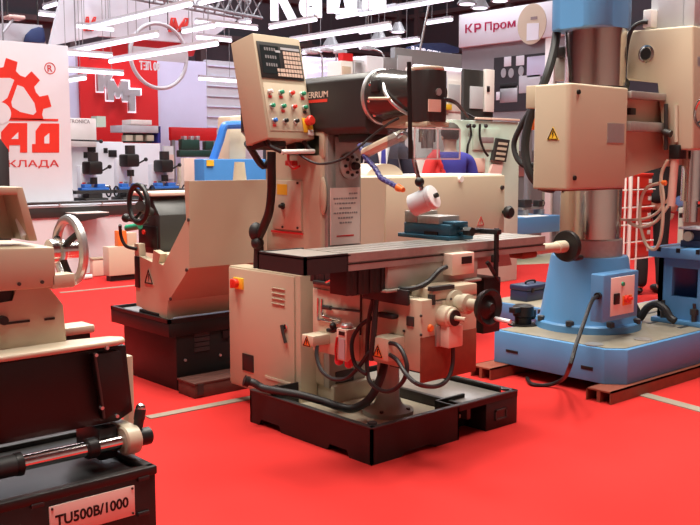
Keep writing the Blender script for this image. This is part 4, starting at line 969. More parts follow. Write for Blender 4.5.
# ================================================================== BACKGROUND: left counter and banner
CY_ = PZ(60, 276, 0).y
xL, xR_ = PY(-60, 240, CY_).x, PY(232, 240, CY_).x
zc = PY(60, 205, CY_).z
ct = thing('exhibition_counter', 'long counter with dark top rail and white front panel behind the lathes', 'counter', ((xL+xR_)/2, CY_+.4, 0))
Bx(xL, xR_, CY_+.03, CY_+.06, 0, zc-.12).build('front_panel', 'board', ct)
Bx(xL, xR_, CY_, CY_+1.1, zc-.16, zc-.03, .004).build('counter_edge', 'dark', ct)
Bx(xL, xR_, CY_-.01, CY_+1.1, zc-.03, zc-.005, .003).build('counter_top', 'lgrey', ct)
b = MB(); b.cyl((xL, CY_-.03, zc+.03), (xR_, CY_-.03, zc+.03), .018, seg=10); rl = b.build('hand_rail', 'dark', ct)
for i in range(7):
    x = xL+(xR_-xL)*(i+.5)/7; MB().cyl((x, CY_-.03, zc-.02), (x, CY_-.03, zc+.03), .014, seg=8).build('rail_post', 'alu', rl)
pp_ = PZ(100, 222, .87); 
# pale pointed leaflet shelf in front of counter
b = MB(); q0 = PY(76, 218, CY_-.3); q1 = PY(109, 216, CY_-.3); b.prism([(q0.x, q0.z+.05), (q1.x, q1.z+.03), (q1.x, q1.z), (q0.x, q0.z-.06)], 'y', CY_-.3, CY_, .003)
ls_ = b.build('leaflet_shelf', 'char'); ls_['_o'] = tuple(ls_.location)
Bx(q0.x, q1.x, CY_-.3, CY_, q0.z+.05, q0.z+.06).build('shelf_top', 'topwhite', ls_)
tag(ls_, 'small dark wedge shelf with a white top jutting from the white counter front', 'shelf')
# banner board
KYY = CY_+.35
a = PY(-25, 41, KYY); q = PY(68, 46, KYY); zb_ = PY(60, 200, KYY).z
bn = Bx(a.x, q.x, KYY, KYY+.25, zc-.004, q.z, .004).build('banner_board', 'board')
tag(bn, 'big white banner board with red half gear logo and red Cyrillic letters at the left', 'banner board')
bn['_o'] = tuple(bn.location)
def b2(px, py): v = PY(px, py, KYY); return (v.x, v.z)
cgx, cgz = b2(0, 113); rr_ = abs(b2(52, 113)[0]-cgx); base = b2(0, 119)[1]
pts = []
N = 12
for i in range(N):
    a0 = 2*math.pi*(i+.5)/N
    for da, rad in ((-.26, .8), (-.14, .83), (-.11, 1.), (.11, 1.), (.14, .83), (.26, .8)):
        pts.append((cgx+rr_*rad*math.cos(a0+da), max(base, cgz+rr_*rad*1.02*math.sin(a0+da))))
MB().prism(pts, 'y', KYY-.008, KYY).build('gear_logo', 'red', bn)
def hole(k): return MB().prism([b2(*p) for p in k], 'y', KYY-.011, KYY-.007)
hole(((17, 85), (23, 87), (34, 103), (36, 112), (33, 115), (20, 112), (12, 107), (11, 102))).build('gear_opening', 'board', bn)
hole(((-12, 84), (-2, 78), (10, 78), (14, 80), (7, 98), (0, 103), (-10, 102))).build('gear_opening', 'board', bn)
b = MB(); b.lathe([(rr_*.2, 0), (rr_*.2, .004)], (cgx, KYY-.007, cgz), (0, -1, 0), 28); b.build('gear_hub', 'board', bn)
MB().prism([b2(-20, 118), b2(58, 119), b2(58, 121), b2(-20, 120.5)], 'y', KYY-.008, KYY).build('logo_bar', 'red', bn)
def btext(s, x0, x1, yb, yt, m, bold=0, par=bn):
    p = PY(x0, yb, KYY-.003); e = PY(x1, yb, KYY-.003); t = PY(x0, yt, KYY-.003); return text('lettering', s, p, (1, 0, 0), (0, 0, 1), e.x-p.x, t.z-p.z, m, par, .004, bold)
hole2 = lambda k, m, y0, y1: MB().prism([b2(*p) for p in k], 'y', KYY-y1, KYY-y0)
for outer, inner in ((((1, 152), (1, 132), (9, 123), (27, 123), (27, 152.5), (20, 152.5), (20, 145), (9, 145), (9, 152)), ((11, 139), (18, 132), (18, 139))), (((32, 152.5), (32, 144), (35.5, 144), (35.5, 131), (41, 123.5), (59, 123.5), (59, 152.5)), ((44, 143.5), (44, 137), (49, 133), (49, 143.5)))):
    lt_ = hole2(outer, 0, 0, .008).build('lettering', 'red', bn)
    hole2(inner, 0, .007, .011).build('letter_opening', 'board', lt_)
btext('КЛАДА', 8, 59, 168.5, 160, 'redink', .01)
btext('R', 47.5, 52.5, 71.5, 65, 'redink', .012)
c = PY(50, 68.3, KYY-.004); MB().ring(c, (0, 1, 0), abs(PY(55, 68, KYY).x-c.x), .006, 6, 28).build('registered_ring', 'redink', bn)
# black tapered cabinet by the frame edge
b = MB(); KB_ = CY_-.3; b.prism([(PY(-30, 190, KB_).x, .0), (PY(9, 190, KB_).x, .0), (PY(9, 150, KB_).x, PY(9, 150, KB_).z), (PY(0, 138, KB_).x, PY(0, 138, KB_).z), (PY(-30, 138, KB_).x, PY(-30, 138, KB_).z)], 'y', KB_, KB_+.2, .01)
tag(b.build('black_cabinet', 'black_soft'), 'black upright cabinet cut by the left frame edge before the white banner', 'cabinet')

# ------------------------------------------------------------------ small machines on the counter
GD = CY_+.55
def at(px, py): return PY(px, py, GD)
MX = []
def mini_mill(px, label, tall):
    f = PY(px, 190, GD); z = zc-.005
    r = thing('bench_mill', label, 'bench mill', (f.x, GD, z), 'bench mills on the counter')
    x, y = f.x, GD
    b = MB(); b.box(x-.17, x+.17, y-.12, y+.25, z, z+.06, .01); b.build('base', 'char', r)
    b = MB(); b.box(x-.12, x+.12, y+.12, y+.24, z+.06, z+tall-.08, .01); b.build('column', 'board', r)
    for k in range(3): Bx(x-.1+.075*k, x-.05+.075*k, y+.11, y+.125, z+.2, z+.27, .004).build('control_plate', ['redink', 'mgrey', 'sticker'][k], r)
    b = MB(); b.box(x-.3, x+.3, y-.1, y+.06, z+.12, z+.165, .006); b.box(x-.1, x+.1, y-.08, y+.1, z+.06, z+.12); b.build('table', 'char', r)
    b = MB(); b.box(x-.1, x+.1, y-.13, y+.13, z+tall-.2, z+tall-.02, .03); b.cyl((x, y-.03, z+tall-.33), (x, y-.03, z+tall-.24), .05); b.build('head', 'black', r)
    b = MB(); b.cyl((x, y-.03, z+tall-.02), (x, y-.03, z+tall+.1), .07); b.build('motor', 'black_soft', r)
    MB().cyl((x, y-.03, z+.24), (x, y-.03, z+tall-.33), .02).build('spindle', 'steel', r)
    for s in (-1, 1):
        b = MB(); b.ring((x+s*.34, y-.02, z+.14), (1, 0, 0), .07, .012, 6, 20); b.cyl((x+s*.3, y-.02, z+.14), (x+s*.34, y-.02, z+.14), .012); b.build('handwheel', 'black', r)
    b = MB(); b.tube([(x+.12, y-.05, z+tall-.15), (x+.2, y-.09, z+tall-.1)], .012); b.ball((x+.21, y-.095, z+tall-.095), .03, 10); b.build('feed_lever', 'black', r)
    v = thing('small_vise', {0: 'bright blue vise on the bench mill nearest the banner', 1: 'bright blue vise on the middle bench mill', 2: 'bright blue vise on the bench mill farthest from the banner'}[len(MX)], 'vise', (x, y, z+.166), 'blue vises on the bench mills')
    b = MB(); b.box(x-.2, x+.2, y-.09, y+.05, z+.166, z+.2, .006); b.box(x-.16, x-.06, y-.08, y+.04, z+.2, z+.25, .006); b.box(x+.03, x+.15, y-.08, y+.04, z+.2, z+.25, .006); b.build('vise_body', 'blue_vivid', v)
    MB().cyl((x+.15, y-.02, z+.215), (x+.25, y-.02, z+.215), .014).build('vise_screw', 'steel', v)
    MX.append(r)
mini_mill(93, 'small black and white bench mill standing next to the white banner', .58)
mini_mill(130, 'small bench mill with the largest black head, middle of the row on the counter', .68)
mini_mill(164, 'small bench mill on the counter beside the white lathe guard, right end of the row', .6)
vb_ = thing('blue_vise_loose', 'bright blue vise lying on the white counter edge before the bench mills', 'vise', (*PZ(125, 195, zc)[:2], zc-.005))
vb_.name = 'small_vise'
q = Vector(vb_['_o']); b = MB(); b.box(q.x-.2, q.x+.2, q.y-.06, q.y+.06, q.z, q.z+.05, .008); b.box(q.x-.1, q.x+.06, q.y-.05, q.y+.05, q.z+.05, q.z+.1, .008); b.build('vise_body', 'blue_vivid', vb_)
MB().cyl((q.x+.2, q.y, q.z+.03), (q.x+.3, q.y, q.z+.03), .015).build('vise_screw', 'steel', vb_)
# white cabinet machine with sign box
WY = CY_+1.6
def wbox(mb, p, q, Y=WY, d=.3, bev=0): return pybox(mb, p, q, Y, d, bev)
wm = thing('white_machine_cabinet', 'white machine cabinet with a lettered sign box and a long dark lever beside the banner', 'machine', (PY(95, 200, WY).x, WY+.3, 0))
a = PY(60, 141, WY); q = PY(123, 141, WY); b = MB(); b.box(a.x, q.x, WY, WY+.5, 0, a.z, .01); b.build('cabinet_body', 'board', wm)
sb_ = wbox(MB(), (62, 117.5), (97, 147), WY-.12, .5, .01).build('sign_box', 'topwhite', wm)
p = PY(69, 123, WY-.121); e = PY(90, 122.5, WY-.121); text('lettering', 'TRONICA', p, (1, 0, 0), (0, 0, 1), e.x-p.x, .055, 'ink', sb_, .002)
wbox(MB(), (97, 116), (106, 127), WY+.1, .2).build('green_panel', 'mint', wm)
b = MB(); b.cyl(PY(70, 140, WY-.2), PY(101, 141, WY-.2), .012); b.ball(PY(101, 141.3, WY-.2), .03, 10); b.build('lever', 'black', wm)
for k, (x0, x1, y0, y1) in enumerate(((88, 96, 146, 152), (84, 95, 152, 158), (109, 117, 150, 157), (104, 108, 148, 153))):
    wbox(MB(), (x0, y0), (x1, y1), WY-.02, .05, .004).build('control_knob', 'black', wm)
gm = thing('grey_display_unit', 'grey open display unit with dark fittings above the bench mills', 'display unit', (PY(141, 200, WY+.3).x, WY+.3, 0))
def gb(p, q, d=.3, Y=WY+.3, bev=.004): return pybox(MB(), p, q, Y, d, bev)
a = PY(122, 143, WY+.3); q = PY(160, 143, WY+.3)
Bx(a.x, q.x, WY+.3, WY+.8, 0, a.z, .006).build('lower_body', 'board', gm)
gb((122, 125), (160, 133), .4).build('top_box', 'lgrey', gm); gb((124, 133), (158, 143), .05, WY+.5).build('back_panel', 'dark', gm)
for x0 in (126, 136, 147): gb((x0, 135), (x0+7, 141), .15, WY+.32).build('fitting', 'cream_old', gm)
gb((158, 126), (161, 143), .4).build('side_post', 'jacketblue', gm); gb((131, 119.5), (152, 125), .3).build('top_carton', 'topwhite', gm)
# red panel with dark green lathe
RYY = WY+.9
rp = pybox(MB(), (171, 127), (217, 141), RYY, .08, .004).build('red_low_panel', 'red_panel'); 
a = PY(171, 141, RYY); q = PY(217, 141, RYY)
tag(rp, 'low dark red panel behind the dark green lathe below the pale booth wall', 'panel')
rp['_o'] = tuple(rp.location)
for xx in (a.x+.05, q.x-.05): Bx(xx-.03, xx+.03, RYY, RYY+.06, 0, a.z+.02).build('panel_post', 'mgrey', rp)
gl = thing('green_lathe', 'dark green lathe standing before the low red panel', 'lathe', (PY(195, 200, RYY-.6).x, RYY-.5, 0))
GYY = RYY-.6
def gg(p, q, d=.12, bev=.01): return pybox(MB(), p, q, GYY, d, bev)
M['dgreen'] = mat('dark_green_enamel', (.01, .05, .035), .4)
a = PY(180, 165, GYY); q = PY(217, 165, GYY)
Bx(a.x, q.x, GYY+.02, GYY+.1, 0, a.z, .01).build('lathe_stand', 'cream_old', gl)
gg((180, 150), (217, 157)).build('lathe_bed', 'dgreen', gl); gg((182, 139), (200, 150)).build('headstock', 'dgreen', gl); gg((206, 141), (214, 150)).build('tailstock', 'dgreen', gl)
for x0 in (184, 191, 197): gg((x0, 136), (x0+3, 140), .1, .004).build('control_handle', 'alu', gl)
# pink boxes / carton stand near white lathe corner
cy2 = CY_+.9; a = PY(184, 158, cy2); q = PY(197, 172, cy2); o = Bx(a.x, q.x, cy2, cy2+.1, zc-.005, a.z, .006).build('beige_carton', 'beige_plate'); tag(o, 'beige carton on the counter left of the blue machine base', 'carton')
# brochure stand
br = thing('brochure_stand', 'narrow stand of white and red leaflets between bench mill and beige carton', 'brochure stand', (PY(173, 200, GD).x, GD, zc-.005))
a = PY(168, 184, GD); q = PY(177, 146, GD)
b = MB(); b.box(a.x, q.x, GD+.1, GD+.14, zc-.005, q.z, .003); b.build('stand_back', 'lgrey', br)
for k in range(3):
    z = zc+.1+k*.2; Bx(a.x+.02, q.x-.02, GD+.06, GD+.1, z, z+.15).build('leaflet', ['redink', 'paper', 'sticker'][k], br)
# blue machine behind white lathe guard
BYY = 6.6
bm_ = thing('blue_and_cream_press', 'bright blue machine base with bent blue arm and cream column behind the white guard', 'machine', (PY(228, 200, BYY).x, BYY+.3, 0))
def bb(p, q, d=.4, bev=.01, Y=BYY): return pybox(MB(), p, q, Y, d, bev)
M['blue_mid'] = mat('mid_blue_enamel', (.05, .2, .5), .4)
a = PY(194, 159, BYY); q = PY(266, 158, BYY); Bx(PY(204, 159, BYY).x, q.x, BYY, BYY+.16, .0, a.z, .01).build('machine_base', 'blue_mid', bm_)
bb((207, 160), (214, 166), .01, 0, BYY-.01).build('sticker', 'yellow', bm_)
b = MB(); b.tube([PY(213, 160, BYY+.08), PY(220, 140, BYY+.08), PY(224, 127, BYY+.08), PY(230, 125, BYY+.08), PY(248, 125, BYY+.08)], .035, 10, 3); b.build('bent_arm', 'blue_vivid', bm_)
YY_ = BYY+.17
b = MB(); b.prism([(PY(224, 167, YY_).x, 0), (PY(242, 167, YY_).x, 0), (PY(247, 115, YY_).x, PY(247, 115, YY_).z), (PY(230, 116, YY_).x, PY(230, 116, YY_).z)], 'y', YY_, YY_+.2, .02); b.build('cream_column', 'cream_light', bm_)
c = PY(239.5, 162, GYr+.4); b = MB(); b.cyl((c.x, GYr+.4, .88), (c.x, GYr+.4, c.z), .1, .035); fn = b.build('tapered_post', 'cream_light')
tag(fn, 'cream tapered post rising behind the white guard before the blue machine base', 'post')

# ------------------------------------------------------------------ red lettered wall booth
WD = 12.5
kc = PD(118, 120, 15.5); WYY = kc.y
def wp(px, py, dy=0): v = PY(px, py, WYY-dy); return v
def wpanel(x0, x1, ytop, name, m, label, d=.1, dy=0, zb=0):
    a = wp(x0, ytop, dy); q = wp(x1, ytop, dy)
    o = Bx(a.x, q.x, WYY-dy, WYY-dy+d, zb, (a.z+q.z)/2).build(name, m); tag(o, label, 'wall panel'); o['_o'] = tuple(o.location); return o
rw = wpanel(79, 157, 56, 'red_wall_panel', 'red_panel', 'tall red wall panel with three big grey letters stepping down', .12, .05)
wpanel(40, 80, 48, 'white_wall_panel', 'lilac', 'pale lilac wall strip between white banner and red lettered panel')
wpanel(157, 206, 60, 'white_wall_panel', 'lilac', 'plain pale lilac wall panel right of the red lettered panel')
fp_ = wpanel(206, 262, 62, 'frosted_wall_panel', 'lgrey', 'grey white banded frosted wall panel left of the control pendant')
for k in range(7):
    a = wp(207, 66+k*10); q = wp(262, 69+k*10); Bx(a.x, q.x, WYY-.02, WYY, q.z, a.z).build('frosted_band', 'lilac', fp_)
for ch, x0, x1, y0, y1 in (('К', 98, 115, 70, 91), ('М', 108, 129, 80, 100), ('Т', 124, 141, 89, 111)):
    SH = {'К': [(0, 0), (0, 1), (.36, 1), (.36, .62), (.62, 1), (1.05, 1), (.7, .52), (1.05, 0), (.62, 0), (.36, .4), (.36, 0)],
          'М': [(0, 0), (0, 1), (.32, 1), (.5, .6), (.68, 1), (1, 1), (1, 0), (.7, 0), (.7, .5), (.55, .15), (.45, .15), (.3, .5), (.3, 0)],
          'Т': [(.32, 0), (.32, .72), (0, .72), (0, 1), (1, 1), (1, .72), (.68, .72), (.68, 0)]}[ch]
    for g, dy, dd, mm in ((1.14, .09, .05, 'glow'), (1., .14+{'К': 0, 'М': .012, 'Т': .024}[ch], .06, 'alu')):
        dy += {'К': 0, 'М': .008, 'Т': .016}[ch] if g > 1 else 0
        p = wp(x0, y1, dy); e = wp(x1, y1, dy); t = wp(x0, y0, dy); w_, h_ = e.x-p.x, t.z-p.z
        MB().prism([(p.x+w_*(.5+(u-.5)*g), p.z+h_*(.5+(v-.5)*g)) for u, v in SH], 'y', WYY-dy, WYY-dy+dd).build('letter_back' if g > 1 else 'letter', mm, rw)
# overhead fascia (white) with red marks
FD = WYY-1.2
def fpz(px, py): v = PY(px, py, FD); return (v.x, v.z)
b = MB(); b.prism([fpz(*p) for p in ((50, 46), (62, -6), (190, -6), (237, 20), (203, 44), (150, 40), (100, 36))], 'y', FD, FD+.08)
fa = b.build('overhead_fascia', 'board'); tag(fa, 'big white overhead fascia with red letter marks hanging over the red wall', 'fascia'); fa['_o'] = tuple(fa.location)
for x0, x1, y0, y1, s in ((168, 186, 17, 32, 'М'), (83, 93, 16, 31, 'М')):
    p = PY(x0, y1, FD-.01); e = PY(x1, y1, FD-.01); t = PY(x0, y0, FD-.01); text('lettering', s, p, (1, 0, .08), (.25, 0, 1), e.x-p.x, t.z-p.z, 'red', fa, .02, .04)
b = MB(); b.prism([fpz(*p) for p in ((98, 48), (130, 36), (204, 44), (200, 55), (98, 58))], 'y', FD+.2, FD+.3); o = b.build('red_fascia', 'red_panel'); o['_o'] = tuple(o.location)
for px_ in (110, 195): v = PY(px_, 46, FD+.25); MB().cyl(v, (v.x, v.y, 9.5), .01, seg=6).build('suspension_wire', 'dark', o)
_ = 0; tag(o, 'red fascia strip hanging between white fascia and red wall', 'fascia')
# hoop with small mirrored sign
hp = thing('hanging_hoop', 'thin grey hoop hanging in front of the red wall with a small grey sign', 'hoop', tuple(PY(159, 84, FD-.6)))
c = PY(159, 56, FD-.6); MB().ring(c, (0, 1, 0), abs(PY(187, 56, FD-.6).x-c.x)*.98, .03, 8, 48).build('ring', 'lgrey', hp)
sg = pybox(MB(), (133, 46), (188, 63), FD-.62, .02).build('hoop_sign', 'lgrey', hp)
p = PY(160, 71, FD-.64); e = PY(140, 71, FD-.64); text('lettering', '80 ЛЕТ', p, (-1, 0, 0), (0, 0, 1), p.x-e.x, .13, 'board', sg, .02, .02)
for px_ in (150, 168): MB().cyl(PY(px_, 30, FD-.6), PY(px_, 0, FD-.6)+Vector((0, 0, 3)), .008, seg=6).build('suspension_wire', 'dark', hp)
# left top: round banner and lamp
lb_ = PD(27, 32, 14.0)
def lp_(px, py): v = PY(px, py, lb_.y); return (v.x, v.z)
b = MB(); b.prism([lp_(*p) for p in ((-10, 24), (12, 23), (42, 25), (46, 44), (-10, 46))], 'y', lb_.y, lb_.y+.1); o = b.build('overhead_banner', 'lgrey'); tag(o, 'grey overhead banner with a dark blue disc above the white banner board', 'banner'); o['_o'] = tuple(o.location)
b = MB(); b.prism([lp_(*p) for p in ((23, 42), (25, 35), (31, 29), (38, 27), (43, 28), (45, 40), (44, 43))], 'y', lb_.y-.03, lb_.y, .01); b.build('blue_disc', 'dark_blue', o)
for px_ in (8, 38): v = PY(px_, 26, lb_.y+.05); MB().cyl(v, (v.x, v.y, 9.5), .01, seg=6).build('suspension_wire', 'dark', o)
c = PY(59, 33, lb_.y-.1); b = MB(); b.ball(c, .13, 16, (1, .5, 1)); o = b.build('orange_lantern', 'orange'); o['_o'] = tuple(o.location); MB().cyl(c+Vector((0, 0, .1)), (c.x, c.y, 9.5), .01, seg=6).build('cord', 'dark', o); tag(o, 'orange round lantern beside the blue disc banner', 'lantern')
fl_ = thing('floodlight', 'flat orange-lit floodlight on a thin arm above the white banner board', 'floodlight', tuple(PY(14, 24, lb_.y-.3)))
pybox(MB(), (9, 14), (26, 19.5), lb_.y-.35, .25, .02).build('lamp_head', 'sticker', fl_)  # orange light on the lamp head is put into its colour
MB().tube([PY(13, 19, lb_.y-.3), PY(8, 26, lb_.y-.3), PY(3, 32, lb_.y-.3)], .02, 8, 2).build('lamp_arm', 'lgrey', fl_)
v = PY(3, 32, lb_.y-.3); MB().cyl(v-Vector((0, 0, .3)), (v.x, v.y, 9.5), .012, seg=6).build('suspension_wire', 'mgrey', fl_)

# ------------------------------------------------------------------ lamps
LAMPS = [
 ((67, 51), (157, 37), 13.2, 'y', 'rising tube lamp just above the left top corner of the red wall'),
 ((110, 60), (217, 46), 13.0, 'y', 'longest rising tube lamp across the hanging hoop'),
 ((67, 51), (112, 59), 12.6, 'x', 'falling tube lamp meeting the hoop lamp above the red wall'),
 ((64, 70), (123, 74), 13.6, 'x', 'nearly level tube lamp in front of the big grey letter К'),
 ((77, 26), (113, 30), 13.4, 'x', 'short level tube lamp in front of the left red mark'),
 ((91, 26), (191, 6), 13.2, 'y', 'long rising tube lamp crossing the white fascia'),
 ((200, 3), (240, -5), 13.0, 'y', 'tube lamp cut by the top frame edge left of the white letters'),
 ((196, 23), (257, 28), 13.4, 'x', 'falling tube lamp at the right tip of the white fascia'),
 ((183, 31), (214, 27), 13.2, 'y', 'short rising tube lamp right of the red letter mark'),
 ((197, 37), (231, 41), 13.6, 'x', 'short falling tube lamp left of the pendant top corner'),
 ((199, 79), (237, 81), 15.2, 'x', 'level tube lamp in front of the frosted wall panel'),
 ((77, 12), (118, 14), 14.2, 'x', 'upper level tube lamp at the left end of the white fascia'),
 ((62, 82), (85, 78), 13.6, 'y', 'short tube lamp at the edge between lilac strip and red wall'),
 ((270, 27), (316, 20.5), 14, 'y', 'tube lamp below the first big white hanging letter'),
 ((291, 39), (390, 28), 14.5, 'y', 'long tube lamp right of the pendant top'),
 ((337, 17), (397, 8), 15.6, 'y', 'tube lamp close below the middle white hanging letters'),
 ((303, 50), (400, 43), 15.5, 'y', 'long tube lamp above the perforated panel'),
 ((360, 13), (453, 1), 15, 'y', 'long tube lamp crossing the last big white letter'),
 ((360, 33), (391, 28), 16, 'y', 'short tube lamp in the dark gap above the head of the mill'),
 ((427, 23), (452, 20), 16, 'y', 'short tube lamp left of the red lettered sign'),
 ((360, 47), (419, 41), 16.5, 'y', 'tube lamp left of the dark blue sign'),
 ((239, 24), (250, 22), 15, 'y', 'shortest tube lamp beside the pendant top'),
 ((39, 14), (64, 17), 14.4, 'x', 'tube lamp in the dark gap right of the orange-lit floodlight'),
 ((44, 4), (92, -2), 14.9, 'y', 'tube lamp cut by the top frame edge at the left end of the fascia')]
for p0, p1, D, ax, lab in LAMPS:
    a = PD(*p0, D); q = PX(*p1, a.x) if ax == 'y' else PY(*p1, a.y)
    z = (a.z+q.z)/2; a.z = q.z = z
    r = thing('tube_lamp', 'white '+lab, 'lamp', tuple((a+q)/2), 'fluorescent tube lamps over the booths')
    o_ = Vector((0, 0, .045))
    MB().cyl(a, q, .026, seg=10).build('tube', 'tube', r)
    b = MB(); d = (q-a).normalized(); n = Vector((-d.y, d.x, 0))*.03
    b.prism([tuple((a+n)[:2]), tuple((q+n)[:2]), tuple((q-n)[:2]), tuple((a-n)[:2])], 'z', z+.028, z+.06); b.build('housing', 'lgrey', r)
    for k in (.2, .8):
        c = a.lerp(q, k); MB().cyl(c+Vector((0, 0, .06)), (c.x, c.y, 9.5), .005, seg=5).build('suspension_wire', 'mgrey', r)
def spot(px, py, D, lab):
    c = PD(px, py, D); r = thing('pendant_spot', lab, 'spot lamp', tuple(c), 'small spot lamps under the dark ceiling')
    MB().lathe([(.16, 0), (.1, .1), (.06, .18)], c, (0, 0, 1), 16).build('shade', 'mgrey', r)
    MB().lathe([(.12, .0), (.12, .02)], c-Vector((0, 0, .01)), (0, 0, 1), 16).build('bulb', 'tube', r)
    MB().cyl(c+Vector((0, 0, .18)), (c.x, c.y, 9.5), .008, seg=5).build('cord', 'black', r)
spot(331, 46, 17, 'small spot lamp above the perforated panel'); spot(379, 40, 17, 'small spot lamp above the swivel head of the mill')
spot(358, 10, 18, 'bright spot lamp among the big white letters'); spot(398, 32, 18, 'small spot lamp left of the dark blue sign'); spot(467, 4, 15, 'small spot lamp above the left corner of the red lettered sign')
spot(480, 8, 15.5, 'spot lamp second from left above the red lettered sign'); spot(500, 1, 15.5, 'spot lamp above the middle of the red lettered sign')
# stem spotlights on arms over the perforated panel
for (p0, p1, lab) in (((340, 52), (352, 60), 'small arm spotlight at the red panel behind the ram'), ((368, 48), (384, 56), 'arm spotlight over the pale box behind the mill head'), ((312, 52), (322, 56), 'arm spotlight at the left end of the perforated panel'), ((327, 50), (336, 54), 'arm spotlight over the middle of the perforated panel')):
    a = PD(*p0, 13.5); q = PD(*p1, 13.5); r = thing('arm_spotlight', lab, 'spot lamp', tuple(a), 'arm spotlights over the perforated panel')
    d = (q-a); b = MB(); b.box(a.x-.09, a.x+.09, a.y-.06, a.y+.06, a.z-.025, a.z+.025, .012); b.build('lamp_head', 'lgrey', r); MB().tube([a, a.lerp(q, .5)+Vector((0, 0, .03)), q, q-Vector((0, 0, .35))], .012, 6, 2).build('arm', 'alu', r)
# truss
tr_ = thing('lighting_truss', 'grey lattice truss at the top left above the white fascia', 'truss', tuple(PY(210, 10, FD-.4)))
a = PY(120, -8, FD-.5); q = PY(262, 18, FD-.5)
ch_ = [Vector((0, 0, 0)), Vector((0, .3, 0)), Vector((0, 0, .3)), Vector((0, .3, .3))]
for o_ in ch_: MB().cyl(a+o_, q+o_, .025, seg=8).build('chord', 'mgrey', tr_)
b = MB()
n = 14
for i in range(n):
    p = a.lerp(q, i/n); e = a.lerp(q, (i+1)/n)
    for u_, w_ in ((0, 2), (2, 0), (1, 3), (0, 1)): b.cyl(p+ch_[u_], e+ch_[w_], .012, seg=5)
for k in (.15, .85):
    v = a.lerp(q, k); MB().cyl(v+Vector((0, .15, .3)), (v.x, v.y+.15, 9.5), .012, seg=6).build('suspension_wire', 'dark', tr_)
lt = b.build('lattice', 'mgrey', tr_); lt['kind'] = 'stuff'
# big white hanging letters
LXX = PD(360, 10, 14.5)
hx_ = LXX.x
grp = thing('hanging_sign_letters', 'row of huge white hanging letters cropped by the top frame edge', 'sign letters', tuple(PX(340, 14, hx_)))
for ch, x0, x1, yb, yt in (('К', 271, 298, 21, -26), ('а', 299, 322, 18.5, -16), ('М', 327, 357, 13.5, -36), ('и', 362, 386, 9.5, -24)):
    p = PD(x0, yb, 14.0); e = PD(x1, yb-3, 14.0); t = PD(x0, yt, 14.0)
    d = e-p; d.z = 0; text('letter', ch, p, d.normalized(), (0, 0, 1), d.length, t.z-p.z, 'glow', grp, .1, .06)
# perforated lit panel
pf_ = PD(336, 65, 15.5)
a = PY(306, 56, pf_.y); q = PY(362, 76, pf_.y)
pv = Bx(a.x, q.x, pf_.y, pf_.y+.1, q.z-.3, a.z).build('perforated_panel', 'glowwall'); tag(pv, 'pale violet lit panel with rows of dots above the ram', 'lit panel'); pv['_o'] = tuple(pv.location)
b = MB()
for r_i in range(3):
    for k in range(26):
        v = PY(309+k*2, 60+r_i*6-k*.12, pf_.y-.005); b.box(v.x-.012, v.x+.012, v.y-.004, v.y+.004, v.z-.012, v.z+.012)
o = b.build('perforation_dots', 'glow', pv); o['kind'] = 'stuff'
b = MB(); b.tube([PY(304, 70, pf_.y-.05), PY(307, 66.5, pf_.y-.05), PY(309, 70, pf_.y-.05), PY(313, 72, pf_.y-.05), PY(315, 69, pf_.y-.05), PY(311, 67.5, pf_.y-.05)], .03, 8, 3); b.build('script_mark', 'glow', pv)
for x in (a.x+.1, q.x-.1): Bx(x-.04, x+.04, pf_.y+.02, pf_.y+.08, 0, q.z-.28).build('post', 'lgrey', pv)

# ------------------------------------------------------------------ machines behind the mill head
BK = PD(420, 100, 12.5)
def kb(p, q, D, d=.4, bev=.01):
    Y = PD(420, 100, D).y; return pybox(MB(), p, q, Y, d, bev)
def cabinet_(name, lab, cat, x0, x1, ytop, D, m, parts, d=.14):
    Y = PD((x0+x1)/2, 120, D).y
    a = PY(x0, ytop, Y); q = PY(x1, ytop, Y); r = thing(name, lab, cat, ((a.x+q.x)/2, Y+d/2, 0))
    Bx(a.x, q.x, Y, Y+d, 0, (a.z+q.z)/2, .01).build('cabinet_body', m, r)
    for nm, p, e, mm, th in parts: pybox(MB(), p, e, Y-th, th+.01, .004).build(nm, mm, r)
    return r
cabinet_('white_display_case', 'white display case with a grey glazed front behind the mill motor', 'display case', 413, 465, 69, 12.4, 'topwhite', [('front_panel', (447, 80), (462, 112), 'topwhite', .02), ('strip_light', (416, 66), (466, 69), 'tube', .05), ('grey_inset', (449, 84), (460, 104), 'lgrey', .03), ('side_panel', (441, 76), (447, 112), 'lilac', .03), ('yellow_samples', (444, 104), (452, 110), 'yellow', .06)])  # light along the case's top edge is put in as a glowing strip
cabinet_('black_glass_cabinet', 'black glass cabinet with white right edge below the red lettered sign', 'cabinet', 464, 494, 70, 12.0, 'dark', [('door', (471, 86), (483, 109), 'lgrey', .02), ('white_edge', (486, 69), (494, 112), 'topwhite', .04), ('handle', (488, 86), (490, 92), 'black', .06)], .05)
cabinet_('grey_partition', 'plain grey partition behind the white display case', 'partition', 395, 462, 51, 14, 'mgrey', [('light_strip', (398, 55), (412, 72), 'lgrey', .02)], .1)
cabinet_('pale_box_cabinet', 'pale box cabinet with a small dark red panel on top behind the ram', 'cabinet', 341, 353, 61, 12.8, 'topwhite', [('front_door', (343, 66), (351, 76), 'cream_light', .02)], .3)
cabinet_('grey_box_cabinet', 'light grey box cabinet seen over the end of the ram', 'cabinet', 354, 366, 60, 13, 'lgrey', [('front_door', (356, 62), (364, 76), 'alu', .02)], .3)
cabinet_('white_box_cabinet', 'white box cabinet with a dark grey right door over the mill flange', 'cabinet', 367, 398, 57, 13.2, 'board', [('grey_door', (385, 57), (397, 74), 'mgrey', .03)], .3)
c = PD(348, 57, 12.85); b = MB(); b.box(c.x-.09, c.x+.09, c.y, c.y+.1, PD(348, 60.8, 12.85).z, c.z+.05); tag(b.build('red_leaflet_box', 'red_panel'), 'small dark red box standing on the pale box cabinet', 'box')
